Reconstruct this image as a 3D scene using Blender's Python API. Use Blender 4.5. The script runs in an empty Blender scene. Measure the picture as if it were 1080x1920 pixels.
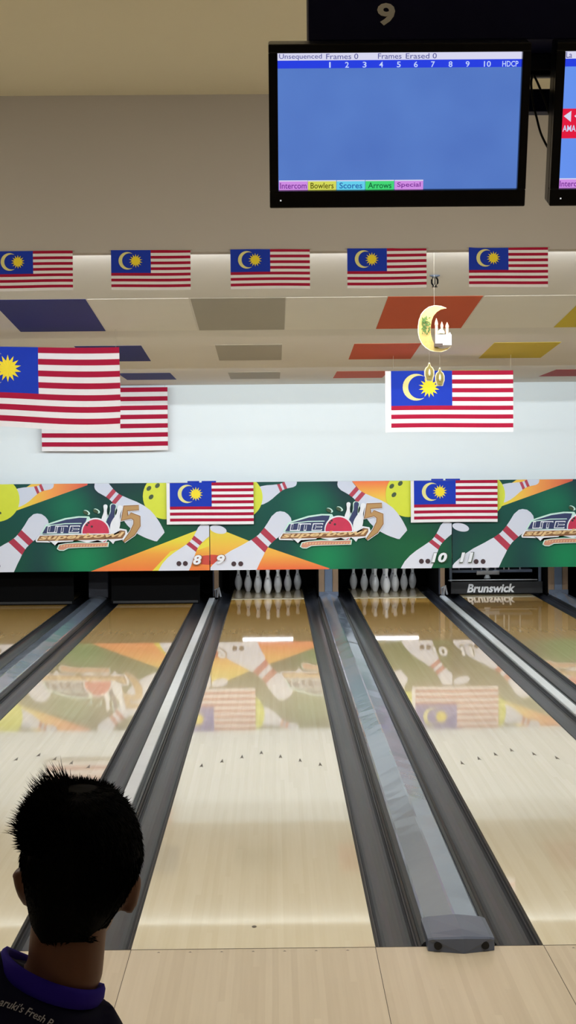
import bpy, bmesh, math, random
from mathutils import Vector, Matrix, noise
C = bpy.context.scene.collection
PI = math.pi
rnd = random.Random(7)

# ------------------------------------------------------------------ camera
FPX, H, D = 3202.97, 2.14214, 7.30052
YAW, PITCH, ROLL = 0.00797, 0.03556, -0.00897
LANE, C9, GN, GW = 1.0541, -0.10828, 0.52771, 0.72620
F = Vector((math.sin(YAW)*math.cos(PITCH), math.cos(YAW)*math.cos(PITCH), -math.sin(PITCH)))
R0 = Vector((math.cos(YAW), -math.sin(YAW), 0)); U0 = R0.cross(F)
RV = math.cos(ROLL)*R0 + math.sin(ROLL)*U0
UV = -math.sin(ROLL)*R0 + math.cos(ROLL)*U0
CAM = Vector((0, 0, H))
cd = bpy.data.cameras.new('camera'); cam = bpy.data.objects.new('camera', cd); C.objects.link(cam)
M = Matrix((RV, UV, -F)).transposed().to_4x4(); M.translation = CAM
cam.matrix_world = M
cd.sensor_fit = 'VERTICAL'; cd.sensor_height = 36; cd.lens = 36*FPX/1920
cd.clip_start = 0.05; cd.clip_end = 200
bpy.context.scene.camera = cam

def at(px, py, Y):
    """point of the place at depth Y that the photograph shows at px, py"""
    d = F + RV*((px-540)/FPX) - UV*((py-960)/FPX)
    return CAM + d*(Y/d.y)

c8 = C9-LANE-GN; c10 = C9+LANE+GW; c11 = c10+LANE+GN; c7 = c8-LANE-GW
PAIR = 2*LANE+GN+GW
END = D+18.29            # head pin
S78 = (c7+c8)/2; S89 = (c8+C9)/2; S910 = (C9+c10)/2; S1011 = (c10+c11)/2; S1112 = c11+(LANE+GW)/2

# ------------------------------------------------------------------ materials
def lin(c):
    c = c/255.0
    return c/12.92 if c <= 0.04045 else ((c+0.055)/1.055)**2.4
def col(r, g, b): return (lin(r), lin(g), lin(b), 1)
def mat(name, rgb, rough=0.5, metal=0.0, spec=0.5, var=0.05, scale=8.0, bump=0.0, emit=None, estr=0):
    m = bpy.data.materials.new(name); m.use_nodes = True
    nt = m.node_tree; b = nt.nodes['Principled BSDF']
    b.inputs['Roughness'].default_value = rough; b.inputs['Metallic'].default_value = metal
    b.inputs['Specular IOR Level'].default_value = spec
    c = col(*rgb)
    tc = nt.nodes.new('ShaderNodeTexCoord'); nz = nt.nodes.new('ShaderNodeTexNoise')
    nz.inputs['Scale'].default_value = scale; nz.inputs['Detail'].default_value = 4
    nt.links.new(tc.outputs['Object'], nz.inputs['Vector'])
    mx = nt.nodes.new('ShaderNodeMix'); mx.data_type = 'RGBA'
    mx.inputs[6].default_value = tuple(x*(1-var) for x in c[:3])+(1,)
    mx.inputs[7].default_value = tuple(min(1, x*(1+var)) for x in c[:3])+(1,)
    nt.links.new(nz.outputs['Fac'], mx.inputs[0]); nt.links.new(mx.outputs[2], b.inputs['Base Color'])
    if bump:
        bp = nt.nodes.new('ShaderNodeBump'); bp.inputs['Strength'].default_value = bump; bp.inputs['Distance'].default_value = 0.01
        nt.links.new(nz.outputs['Fac'], bp.inputs['Height']); nt.links.new(bp.outputs['Normal'], b.inputs['Normal'])
    if emit:
        b.inputs['Emission Color'].default_value = col(*emit); b.inputs['Emission Strength'].default_value = estr
    return m
def ramp_mat(name, axis, lo, hi, stops, rough=0.45, diag=None):
    """printed gradient along one object axis"""
    m = mat(name, (128,128,128), rough); nt = m.node_tree; b = nt.nodes['Principled BSDF']
    tc = nt.nodes.new('ShaderNodeTexCoord'); sx = nt.nodes.new('ShaderNodeSeparateXYZ'); mr = nt.nodes.new('ShaderNodeMapRange')
    nt.links.new(tc.outputs['Object'], sx.inputs[0]); nt.links.new(sx.outputs[axis], mr.inputs[0])
    mr.inputs[1].default_value = lo; mr.inputs[2].default_value = hi
    rp = nt.nodes.new('ShaderNodeValToRGB'); nt.links.new(mr.outputs[0], rp.inputs[0])
    e = rp.color_ramp.elements
    while len(e) < len(stops): e.new(0.5)
    for k, (p, c) in enumerate(stops): e[k].position = p; e[k].color = col(*c)
    nt.links.new(rp.outputs[0], b.inputs['Base Color'])
    return m
def wood(name, c1, c2, board, rough, bump=0.02, coat=0.0, far=None, spec=0.5):
    m = mat(name, c1, rough, spec=spec); nt = m.node_tree; b = nt.nodes['Principled BSDF']
    N = nt.nodes.new; L = nt.links.new
    tc = N('ShaderNodeTexCoord'); sx = N('ShaderNodeSeparateXYZ'); L(tc.outputs['Object'], sx.inputs[0])
    dv = N('ShaderNodeMath'); dv.operation = 'DIVIDE'; dv.inputs[1].default_value = board; L(sx.outputs[0], dv.inputs[0])
    fl = N('ShaderNodeMath'); fl.operation = 'FLOOR'; L(dv.outputs[0], fl.inputs[0])
    yd = N('ShaderNodeMath'); yd.operation = 'DIVIDE'; yd.inputs[1].default_value = 2.6; L(sx.outputs[1], yd.inputs[0])
    wn0 = N('ShaderNodeTexWhiteNoise'); wn0.noise_dimensions = '1D'; L(fl.outputs[0], wn0.inputs['W'])
    ya = N('ShaderNodeMath'); ya.operation = 'ADD'; L(yd.outputs[0], ya.inputs[0]); L(wn0.outputs['Value'], ya.inputs[1])
    yf = N('ShaderNodeMath'); yf.operation = 'FLOOR'; L(ya.outputs[0], yf.inputs[0])
    cb = N('ShaderNodeCombineXYZ'); L(fl.outputs[0], cb.inputs[0]); L(yf.outputs[0], cb.inputs[1])
    wn = N('ShaderNodeTexWhiteNoise'); L(cb.outputs[0], wn.inputs['Vector'])
    mp = N('ShaderNodeMapping'); mp.inputs['Scale'].default_value = (60, 1.6, 1); L(tc.outputs['Object'], mp.inputs[0])
    nz = N('ShaderNodeTexNoise'); nz.inputs['Scale'].default_value = 1.0; nz.inputs['Detail'].default_value = 6; L(mp.outputs[0], nz.inputs['Vector'])
    ad = N('ShaderNodeMath'); ad.operation = 'MULTIPLY_ADD'; ad.inputs[1].default_value = 0.45; L(wn.outputs['Value'], ad.inputs[0])
    ml = N('ShaderNodeMath'); ml.operation = 'MULTIPLY'; ml.inputs[1].default_value = 0.55; L(nz.outputs['Fac'], ml.inputs[0]); L(ml.outputs[0], ad.inputs[2])
    mx = N('ShaderNodeMix'); mx.data_type = 'RGBA'; mx.inputs[6].default_value = col(*c1); mx.inputs[7].default_value = col(*c2)
    L(ad.outputs[0], mx.inputs[0]); out = mx.outputs[2]
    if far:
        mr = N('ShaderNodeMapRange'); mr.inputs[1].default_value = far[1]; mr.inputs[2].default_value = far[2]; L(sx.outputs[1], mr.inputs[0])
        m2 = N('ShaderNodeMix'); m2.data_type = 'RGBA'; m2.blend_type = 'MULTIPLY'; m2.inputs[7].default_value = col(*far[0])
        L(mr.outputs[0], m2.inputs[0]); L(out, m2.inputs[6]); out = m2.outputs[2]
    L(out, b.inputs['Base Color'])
    b.inputs['Coat Weight'].default_value = coat; b.inputs['Coat Roughness'].default_value = 0.015
    return m

MT = {}
MT['cream'] = mat('cream_paint', (229,226,219), 0.8, var=0.03, scale=1.2)
MT['bulkhead'] = mat('taupe_paint', (190,184,176), 0.85, var=0.03, scale=1.0)
MT['upper'] = mat('warm_cream_paint', (240,232,206), 0.85, var=0.03, scale=1.0)
MT['wall'] = mat('white_wall_paint', (238,246,250), 0.7, var=0.015, scale=1.0)
MT['sidewall'] = mat('side_wall_paint', (170,160,142), 0.85, var=0.03)
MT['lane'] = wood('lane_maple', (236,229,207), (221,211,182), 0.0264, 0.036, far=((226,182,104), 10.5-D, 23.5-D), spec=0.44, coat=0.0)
MT['deckwood'] = wood('pin_deck_maple', (200,182,140), (180,160,118), 0.0264, 0.12)
MT['approach'] = wood('approach_maple', (216,203,180), (192,177,152), 0.0264, 0.28)
MT['joint'] = mat('dark_joint', (58,48,34), 0.6)
MT['pale'] = mat('pale_joint_strip', (235,225,195), 0.3)
MT['mark'] = mat('lane_mark', (92,84,70), 0.4)
MT['gutter'] = mat('gutter_plastic', (48,51,58), 0.34, var=0.22, scale=5, spec=0.45)
MT['gutterlip'] = mat('gutter_lip_black', (16,16,17), 0.5)
MT['subfloor'] = mat('dark_subfloor', (14,14,15), 0.9)
MT['cap'] = mat('silver_track_plastic', (120,132,150), 0.14, var=0.06, scale=3, bump=0.10, spec=0.7)
MT['capdark'] = mat('cap_flank_plastic', (30,34,40), 0.4)
MT['divider'] = mat('silver_divider_metal', (220,225,228), 0.28, metal=0.0, var=0.08, scale=6)
MT['dividerside'] = mat('divider_flank_grey', (64,70,74), 0.4)
MT['endcap'] = mat('end_cap_blue_grey', (88,98,120), 0.32, var=0.05, scale=20)
MT['hole'] = mat('hole_black', (4,4,5), 0.7)
MT['black'] = mat('matte_black', (3,3,4), 0.8, spec=.1)
MT['sweep'] = mat('sweep_black', (14,16,20), 0.5)
MT['kickwood'] = mat('kickback_wood', (132,108,82), 0.6, var=0.12, scale=14)
MT['kickgrey'] = mat('kickback_grey', (92,106,124), 0.5, var=0.06)
MT['steel'] = mat('steel', (176,180,186), 0.3, metal=0.7)
MT['machine'] = mat('pinsetter_blue_grey', (86,96,112), 0.4, var=0.1)
MT['white'] = mat('white_plastic', (236,238,240), 0.35, var=0.01)
MT['pin'] = mat('pin_white', (238,238,236), 0.22, var=0.02)
MT['pinmark'] = mat('pin_neck_mark', (70,60,66), 0.4)
MT['tv'] = mat('tv_black', (5,5,10), 0.3, var=0.02, spec=.3)
MT['fascia'] = mat('console_navy_black', (5,9,56), 0.6, spec=.2, var=0.03)
MT['rail'] = mat('console_rail', (32,38,54), 0.45, var=0.04)
MT['grey9'] = mat('number_grey', (236,238,242), 0.5)
MT['cable'] = mat('cable_rubber', (8,8,9), 0.5)
MT['cord'] = mat('thin_cord', (170,165,150), 0.6)
# flags
MT['fr'] = mat('flag_red', (172,24,60), 0.8, spec=0.2)
MT['fw'] = mat('flag_white', (240,238,240), 0.8, spec=0.2)
MT['fb'] = mat('flag_blue', (30,60,182), 0.8, spec=0.2)
MT['fy'] = mat('flag_yellow', (250,226,60), 0.8, spec=0.2)
MT['fy2'] = mat('flag_crescent_yellow', (232,226,150), 0.8, spec=0.2)
# ceiling panels
for k, c in dict(blue=(26,40,124), grey=(172,168,156), orange=(206,84,40), yellow=(206,184,44), red=(170,48,44), creamtile=(236,233,224)).items():
    MT['ct_'+k] = mat('ceiling_panel_'+k, c, 0.8, var=0.03, scale=3)
# print
MT['p_white'] = ramp_mat('print_pin_white', 2, -1.2, 0, [(0,(226,228,240)),(1,(206,212,230))])
MT['p_red'] = mat('print_red', (176,36,66), 0.45)
MT['p_yellow'] = mat('print_ball_yellow', (214,222,40), 0.45)
MT['p_dark'] = mat('print_dark', (58,30,38), 0.45)
MT['p_hole'] = mat('print_hole_green', (44,70,30), 0.45)
MT['p_navy'] = mat('print_navy', (30,44,96), 0.45)
MT['p_mint'] = mat('print_mint_white', (204,238,226), 0.45)
MT['p_pure'] = mat('print_white', (238,240,246), 0.45)
MT['p_ball'] = mat('print_crimson', (206,28,74), 0.45, var=0.15, scale=10)
MT['p_gold'] = mat('print_gold', (186,142,84), 0.45)
MT['p_goldd'] = mat('print_brown_gold', (140,92,48), 0.45)
MT['p_goldl'] = mat('print_light_gold', (232,196,140), 0.45)
MT['p_salmon'] = mat('print_salmon', (212,142,116), 0.45)
MT['p_redband'] = mat('print_red_band', (206,66,48), 0.45)
S = PAIR/453.5            # metres per print unit
MT['p_band'] = ramp_mat('print_band', 0, 96*S, 225*S, [(0,(238,222,50)),(0.45,(244,160,60)),(1,(222,72,50))])
MT['p_wedgeA'] = ramp_mat('print_wedge_right', 2, -165*S, -84*S, [(0,(240,120,50)),(0.4,(240,160,50)),(0.7,(236,216,50)),(1,(230,222,56))])
MT['p_wedgeB'] = ramp_mat('print_wedge_left', 2, -165*S, -80*S, [(0,(236,96,48)),(0.35,(244,172,60)),(0.75,(236,206,56)),(1,(232,214,60))])
MT['p_topo'] = ramp_mat('print_top_orange', 2, -44*S, 0, [(0,(236,220,60)),(0.5,(244,176,56)),(1,(240,110,50))])
def print_green():
    m = mat('print_green_glow', (20,90,80), 0.6, spec=.25); nt = m.node_tree; b = nt.nodes['Principled BSDF']; N = nt.nodes.new; L = nt.links.new
    tc = N('ShaderNodeTexCoord')
    def glow(cx, cz, r):
        vm = N('ShaderNodeVectorMath'); vm.operation = 'DISTANCE'; L(tc.outputs['Object'], vm.inputs[0]); vm.inputs[1].default_value = (cx*S, 0, -cz*S)
        mr = N('ShaderNodeMapRange'); mr.interpolation_type = 'SMOOTHSTEP'; mr.inputs[1].default_value = r*S; mr.inputs[2].default_value = 0; L(vm.outputs['Value'], mr.inputs[0]); return mr.outputs[0]
    cur = None
    base = (24,44,64)
    prev = None
    for (cx, cz, r, c, s) in [(120,40,150,(12,80,70),1), (330,110,170,(14,88,56),1), (60,150,120,(14,88,62),0.9), (215,145,90,(16,138,84),0.9), (190,45,70,(14,114,82),0.9), (400,150,110,(16,100,54),0.9)]:
        mx = N('ShaderNodeMix'); mx.data_type = 'RGBA'; mx.inputs[7].default_value = col(*c)
        g = glow(cx, cz, r); ml = N('ShaderNodeMath'); ml.operation = 'MULTIPLY'; ml.inputs[1].default_value = s; L(g, ml.inputs[0]); L(ml.outputs[0], mx.inputs[0])
        if prev is None: mx.inputs[6].default_value = col(*base)
        else: L(prev, mx.inputs[6])
        prev = mx.outputs[2]
    L(prev, b.inputs['Base Color']); return m
MT['p_green'] = print_green()
# person
MT['skin'] = mat('skin_brown', (120,78,58), 0.5, var=0.08, scale=30)
MT['hair'] = mat('hair_black', (4,4,4), 0.8, var=0.2, scale=60, spec=0.12)
MT['shirt'] = mat('shirt_navy', (20,20,52), 0.85, var=0.25, scale=6, spec=0.2)
MT['collar'] = mat('collar_royal_blue', (48,28,165), 0.8, var=0.15, scale=12, spec=0.2)
MT['shirttext'] = mat('shirt_print_white', (205,205,215), 0.8)
MT['trouser'] = mat('trouser_black', (18,18,22), 0.85)
MT['shoe'] = mat('shoe_dark', (40,36,38), 0.5)
MT['sole'] = mat('shoe_sole', (200,198,190), 0.6)
MT['eye'] = mat('eye_white', (225,222,216), 0.2)
MT['gold'] = mat('gold_foil', (214,190,116), 0.35, metal=0.3, var=0.3, scale=60)
MT['lanternface'] = mat('olive_gold_foil', (158,146,84), 0.4, metal=0.3, var=0.3, scale=90)
MT['goldpale'] = mat('pale_gold_edge', (244,240,206), 0.35, var=0.05)
MT['leaf'] = mat('green_leaf_print', (74,108,44), 0.6, var=0.4, scale=80)
MT['mosque'] = mat('white_foam', (214,214,216), 0.6)
MT['pink'] = mat('peach_spire', (240,186,160), 0.6)
MT['brown'] = mat('dark_base', (86,74,66), 0.7)

# ------------------------------------------------------------------ mesh helpers
def link(name, bm, mats, parent=None, smooth=False):
    me = bpy.data.meshes.new(name)
    bmesh.ops.recalc_face_normals(bm, faces=bm.faces)
    bm.to_mesh(me); bm.free()
    if not isinstance(mats, (list, tuple)): mats = [mats]
    for m in mats: me.materials.append(MT[m] if isinstance(m, str) else m)
    if smooth:
        for p in me.polygons: p.use_smooth = True
    o = bpy.data.objects.new(name, me); C.objects.link(o)
    if parent: o.parent = parent
    return o
def tag(o, label=None, cat=None, group=None, kind=None):
    if label: o['label'] = label
    if cat: o['category'] = cat
    if group: o['group'] = group
    if kind: o['kind'] = kind
    return o
def thing(name, loc, label, cat, group=None, rot=(0,0,0)):
    o = bpy.data.objects.new(name, None); o.empty_display_size = 0.1; C.objects.link(o)
    o.location = loc; o.rotation_euler = rot
    return tag(o, label, cat, group)
def struct(name, bm, mats, smooth=False, label=None):
    return tag(link(name, bm, mats, None, smooth), label, None, None, 'structure')
def box(bm, x0, x1, y0, y1, z0, z1, mi=0, bev=0):
    vs = [bm.verts.new(p) for p in ((x0,y0,z0),(x1,y0,z0),(x1,y1,z0),(x0,y1,z0),(x0,y0,z1),(x1,y0,z1),(x1,y1,z1),(x0,y1,z1))]
    fs = [bm.faces.new([vs[i] for i in q]) for q in ((0,3,2,1),(4,5,6,7),(0,1,5,4),(1,2,6,5),(2,3,7,6),(3,0,4,7))]
    for f in fs: f.material_index = mi
    if bev:
        es = list({e for f in fs for e in f.edges})
        r = bmesh.ops.bevel(bm, geom=es, offset=bev, segments=2, affect='EDGES', profile=0.5)
        for f in r['faces']: f.material_index = mi
    return fs
def newbox(*a, **k):
    bm = bmesh.new(); box(bm, *a, **k); return bm
def lathe(bm, prof, cx=0, cy=0, n=24, mi=None):
    rings = []
    for k, (r, z) in enumerate(prof):
        rings.append([bm.verts.new((cx+r*math.cos(2*PI*i/n), cy+r*math.sin(2*PI*i/n), z)) for i in range(n)] if r > 1e-5 else [bm.verts.new((cx, cy, z))])
    for k in range(len(rings)-1):
        a, b = rings[k], rings[k+1]
        for i in range(n):
            j = (i+1) % n
            if len(a) == 1 and len(b) == 1: continue
            if len(a) == 1: f = bm.faces.new((a[0], b[j], b[i]))
            elif len(b) == 1: f = bm.faces.new((a[i], a[j], b[0]))
            else: f = bm.faces.new((a[i], a[j], b[j], b[i]))
            if mi: f.material_index = mi[k]
    if len(rings[0]) > 1: bm.faces.new(list(reversed(rings[0])))
    if len(rings[-1]) > 1: bm.faces.new(rings[-1])
def tube(bm, pts, rad, n=8, mi=0):
    pts = [Vector(p) for p in pts]
    if not isinstance(rad, (list, tuple)): rad = [rad]*len(pts)
    rings = []; up = Vector((0, 0, 1))
    for k, p in enumerate(pts):
        t = (pts[min(k+1, len(pts)-1)]-pts[max(k-1, 0)]).normalized()
        a = t.cross(up if abs(t.z) < 0.95 else Vector((1, 0, 0))).normalized(); b = t.cross(a)
        rings.append([bm.verts.new(p+(a*math.cos(2*PI*i/n)+b*math.sin(2*PI*i/n))*rad[k]) for i in range(n)])
    for k in range(len(rings)-1):
        for i in range(n):
            f = bm.faces.new((rings[k][i], rings[k][(i+1) % n], rings[k+1][(i+1) % n], rings[k+1][i])); f.material_index = mi
    for r in (rings[0], rings[-1]):
        f = bm.faces.new(r); f.material_index = mi
def loft(bm, slices, n=28, mi=0):
    """slices: (center, half_x vector, half_y vector) rings of ellipses, capped"""
    rings = []
    for c, a, b in slices:
        c, a, b = Vector(c), Vector(a), Vector(b)
        rings.append([bm.verts.new(c+a*math.cos(2*PI*i/n)+b*math.sin(2*PI*i/n)) for i in range(n)])
    for k in range(len(rings)-1):
        for i in range(n):
            f = bm.faces.new((rings[k][i], rings[k][(i+1) % n], rings[k+1][(i+1) % n], rings[k+1][i])); f.material_index = mi
    bm.faces.new(rings[0]); bm.faces.new(rings[-1])
    return rings
def sweep_profile(bm, prof, y0, y1, mats, closed=False, segs=1):
    """profile in x,z swept along y; mats: one index per profile segment"""
    n = len(prof); rows = []
    for s in range(segs+1):
        y = y0+(y1-y0)*s/segs
        rows.append([bm.verts.new((x, y, z)) for x, z in prof])
    for s in range(segs):
        a, b = rows[s], rows[s+1]
        for i in range(n if closed else n-1):
            j = (i+1) % n
            f = bm.faces.new((a[i], a[j], b[j], b[i])); f.material_index = mats[i]
    if closed:
        f = bm.faces.new(rows[0]); f.material_index = mats[0]
        f = bm.faces.new(rows[-1]); f.material_index = mats[0]

# ------------------------------------------------------------------ flat art
_txt = {}
def text_polys(body, shear=0.0, bold=0.0):
    key = (body, shear, bold)
    if key in _txt: return _txt[key]
    cu = bpy.data.curves.new('lettering', 'FONT'); cu.body = body; cu.shear = shear; cu.offset = bold
    cu.resolution_u = 3
    o = bpy.data.objects.new('lettering', cu); C.objects.link(o)
    me = bpy.data.meshes.new_from_object(o.evaluated_get(bpy.context.evaluated_depsgraph_get()))
    vs = [(v.co.x, v.co.y) for v in me.vertices]; fs = [tuple(p.vertices) for p in me.polygons]
    bpy.data.objects.remove(o); bpy.data.curves.remove(cu); bpy.data.meshes.remove(me)
    _txt[key] = (vs, fs); return vs, fs
def clip(poly, x0, y0, x1, y1):
    for ax, v, sgn in ((0, x0, 1), (0, x1, -1), (1, y0, 1), (1, y1, -1)):
        out = []
        for i in range(len(poly)):
            p, q = poly[i-1], poly[i]
            ip, iq = (p[ax]-v)*sgn >= 0, (q[ax]-v)*sgn >= 0
            if ip != iq:
                t = (v-p[ax])/(q[ax]-p[ax]); out.append((p[0]+t*(q[0]-p[0]), p[1]+t*(q[1]-p[1])))
            if iq: out.append(q)
        poly = out
        if not poly: return []
    return poly
class Art:
    """pieces of a print, drawn in units with y downward; mapped to x, -z with a hair of height per layer toward -y"""
    def __init__(s, unit, bounds=None, dy=0.0006, y0=0.0):
        s.u = unit; s.b = bounds; s.bm = bmesh.new(); s.m = []; s.dy = dy; s.y0 = y0; s.k = 0
    def mi(s, m):
        if m not in s.m: s.m.append(m)
        return s.m.index(m)
    def P(s, x, y): return (x*s.u, s.y0-s.k*s.dy, -y*s.u)
    def poly(s, pts, m, layer=True):
        if layer: s.k += 1
        if s.b: pts = clip(list(pts), *s.b)
        if len(pts) < 3: return
        f = s.bm.faces.new([s.bm.verts.new(s.P(x, y)) for x, y in pts]); f.material_index = s.mi(m)
    def ell(s, cx, cy, rx, ry, m, rot=0, n=40):
        c, q = math.cos(rot), math.sin(rot)
        s.poly([(cx+rx*math.cos(t)*c-ry*math.sin(t)*q, cy+rx*math.cos(t)*q+ry*math.sin(t)*c) for t in [2*PI*i/n for i in range(n)]], m)
    def rect(s, x0, y0, x1, y1, m): s.poly([(x0,y0),(x1,y0),(x1,y1),(x0,y1)], m)
    def text(s, body, x0, y0, x1, y1, m, shear=0, bold=0, slope=0.0):
        vs, fs = text_polys(body, shear, bold); s.k += 1
        ax0 = min(v[0] for v in vs); ax1 = max(v[0] for v in vs); ay0 = min(v[1] for v in vs); ay1 = max(v[1] for v in vs)
        bv = []
        for v in vs:
            x = x0+(v[0]-ax0)/(ax1-ax0)*(x1-x0); y = y1-(v[1]-ay0)/(ay1-ay0)*(y1-y0)+slope*(x-x0)
            bv.append(s.bm.verts.new(s.P(x, y)))
        i = s.mi(m)
        for f in fs:
            try:
                g = s.bm.faces.new([bv[k] for k in f]); g.material_index = i
            except ValueError: pass
    def stroke(s, pts, ws, m, grow=0):
        s.k += 1; n = len(pts); L = []; R = []
        for i in range(n):
            a, b = pts[max(i-1, 0)], pts[min(i+1, n-1)]
            dx, dy = b[0]-a[0], b[1]-a[1]; l = math.hypot(dx, dy); w = max(ws[i]/2+grow, .3)
            if 0 < i < n-1:       # mitre
                d1 = Vector((pts[i][0]-a[0], pts[i][1]-a[1])).normalized(); d2 = Vector((b[0]-pts[i][0], b[1]-pts[i][1])).normalized()
                w /= max(.55, math.sqrt(max(0, (1+d1.dot(d2))/2)))
            L.append((pts[i][0]-dy/l*w, pts[i][1]+dx/l*w)); R.append((pts[i][0]+dy/l*w, pts[i][1]-dx/l*w))
        for i in range(n-1): s.poly([L[i], L[i+1], R[i+1], R[i]], m, False)
    def pin(s, head, base, m, stripes=None, grow=0.0):
        hx, hy = head; bx, by = base; L = math.hypot(hx-bx, hy-by); dx, dy = (hx-bx)/L, (hy-by)/L
        prof = [(z/.381, r/.381) for r, z in PINPROF]
        pts = [(bx+dx*L*t-dy*(L*w+grow), by+dy*L*t+dx*(L*w+grow)) for t, w in prof]
        pts += [(bx+dx*L*t+dy*(L*w+grow), by+dy*L*t-dx*(L*w+grow)) for t, w in reversed(prof[:-1])]
        s.poly(pts, m)
        if stripes:
            for t0, t1 in ((.655,.705), (.745,.795)):
                def wd(t):
                    for (ta, wa), (tb, wb) in zip(prof, prof[1:]):
                        if ta <= t <= tb: return wa+(wb-wa)*(t-ta)/(tb-ta)
                    return 0
                w0, w1 = L*wd(t0), L*wd(t1)
                s.poly([(bx+dx*L*t0-dy*w0, by+dy*L*t0+dx*w0), (bx+dx*L*t1-dy*w1, by+dy*L*t1+dx*w1), (bx+dx*L*t1+dy*w1, by+dy*L*t1-dx*w1), (bx+dx*L*t0+dy*w0, by+dy*L*t0-dx*w0)], stripes)
    def link(s, name, parent=None):
        bmesh.ops.triangulate(s.bm, faces=[f for f in s.bm.faces if len(f.verts) > 4])
        me = bpy.data.meshes.new(name)
        for f in s.bm.faces:
            f.normal_update()
            if f.normal.y > 0: f.normal_flip()
        s.bm.to_mesh(me); s.bm.free()
        for m in s.m: me.materials.append(MT[m] if isinstance(m, str) else m)
        o = bpy.data.objects.new(name, me); C.objects.link(o)
        if parent: o.parent = parent
        return o
PINPROF = [(.026,0),(.0315,.008),(.0359,.0191),(.0435,.038),(.0498,.057),(.0569,.0857),(.0605,.114),(.0578,.149),(.0496,.184),(.037,.22),(.0314,.239),(.0255,.256),(.0228,.276),(.0235,.298),(.0273,.32),(.0323,.343),(.0306,.362),(.024,.3715),(.013,.379),(0,.381)]

# ------------------------------------------------------------------ room shell
XL, XR = -6.2, 6.8
WALLY = 23.95
struct('floor', newbox(XL, XR, -2.5, D, -0.15, 0.0), 'approach')
struct('subfloor', newbox(XL, XR, D+0.001, 28.6, -0.2, -0.13), 'subfloor')
# approach marks: seams and dots just before the foul line
bm = bmesh.new(); box(bm, XL, XR, D-0.006, D-0.001, 0.0002, 0.0008)
for c in (c7, c8, C9, c10, c11):
    for e in (-1, 1): box(bm, c+e*LANE/2-0.0012, c+e*LANE/2+0.0012, D-3.2, D-0.006, 0.0002, 0.0006)
struct('trim_1', bm, 'joint')
bm = bmesh.new()
for c in (c7, c8, C9, c10, c11):
    for i in range(-3, 4):
        x = c+i*.1351; vs = [bm.verts.new(p) for p in ((x-.008, D-.052, .0006), (x+.008, D-.052, .0006), (x, D-.038, .0006))]; bm.faces.new(vs)
struct('trim_2', bm, 'mark')

def strip(pts, x0, x1, m, name):
    bm = bmesh.new()
    a = [bm.verts.new((x0, y, z)) for y, z in pts]; b = [bm.verts.new((x1, y, z)) for y, z in pts]
    for i in range(len(pts)-1): bm.faces.new((a[i], a[i+1], b[i+1], b[i]))
    # thickness
    a2 = [bm.verts.new((x0, y, z+0.35)) for y, z in pts]; b2 = [bm.verts.new((x1, y, z+0.35)) for y, z in pts]
    for i in range(len(pts)-1): bm.faces.new((a2[i+1], a2[i], b2[i], b2[i+1]))
    for q in ((a, a2), (b, b2)):
        for i in range(len(pts)-1): bm.faces.new((q[0][i], q[1][i], q[1][i+1], q[0][i+1]))
    bm.faces.new((a[0], b[0], b2[0], a2[0])); bm.faces.new((a[-1], a2[-1], b2[-1], b[-1]))
    return struct(name, bm, m)
BY = 9.5
zb = at(300, 473, BY).z; zt = at(300, 178, BY).z
ROW = [(11.7, 558, 13.1, 618), (16.6, 646, 17.9, 675), (21.2, 697.5, 22.6, 710)]
EDGE = [BY+0.12, 13.45, 18.65]        # each slope begins high behind the edge before it and drops towards the pins
prof = []; LAMP = []
for k, (y0, p0, y1, p1) in enumerate(ROW):
    za, zc = at(500, p0, y0).z, at(500, p1, y1).z
    sl = (zc-za)/(y1-y0)
    ye = EDGE[k+1] if k < 2 else WALLY
    zs = za+sl*(EDGE[k]-y0)
    prof += [(EDGE[k]+.002*(k > 0), zs), (ye, za+sl*(ye-y0))]
    LAMP.append((EDGE[k]+.12, zs))
def ceil_z(y):
    for (a, za), (b, zc) in zip(prof, prof[1:]):
        if a <= y <= b: return za+(zc-za)*(y-a)/(b-a)
    return zb
strip(prof, XL, XR, 'cream', 'ceiling')
struct('trim_3', newbox(XL, XR, BY, BY+0.12, zb, zt+0.5), 'bulkhead')
struct('ceiling_upper', newbox(XL, XR, -2.5, BY, zt, zt+0.15), 'upper')
struct('wall_back', newbox(XL, XR, WALLY, WALLY+0.15, 0.62, 3.6), 'wall')
struct('wall_left', newbox(XL-0.15, XL, -2.5, 28.6, -0.2, 4.8), 'sidewall')
struct('wall_right', newbox(XR, XR+0.15, -2.5, 28.6, -0.2, 4.8), 'sidewall')
struct('wall_pit', newbox(XL, XR, 28.3, 28.5, -0.2, 2.5), 'black')
struct('ceiling_pit', newbox(XL, XR, WALLY+0.16, 28.3, 1.9, 2.0), 'black')
struct('wall_rear', newbox(XL, XR, -2.65, -2.5, -0.2, 4.8), 'sidewall')

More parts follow.
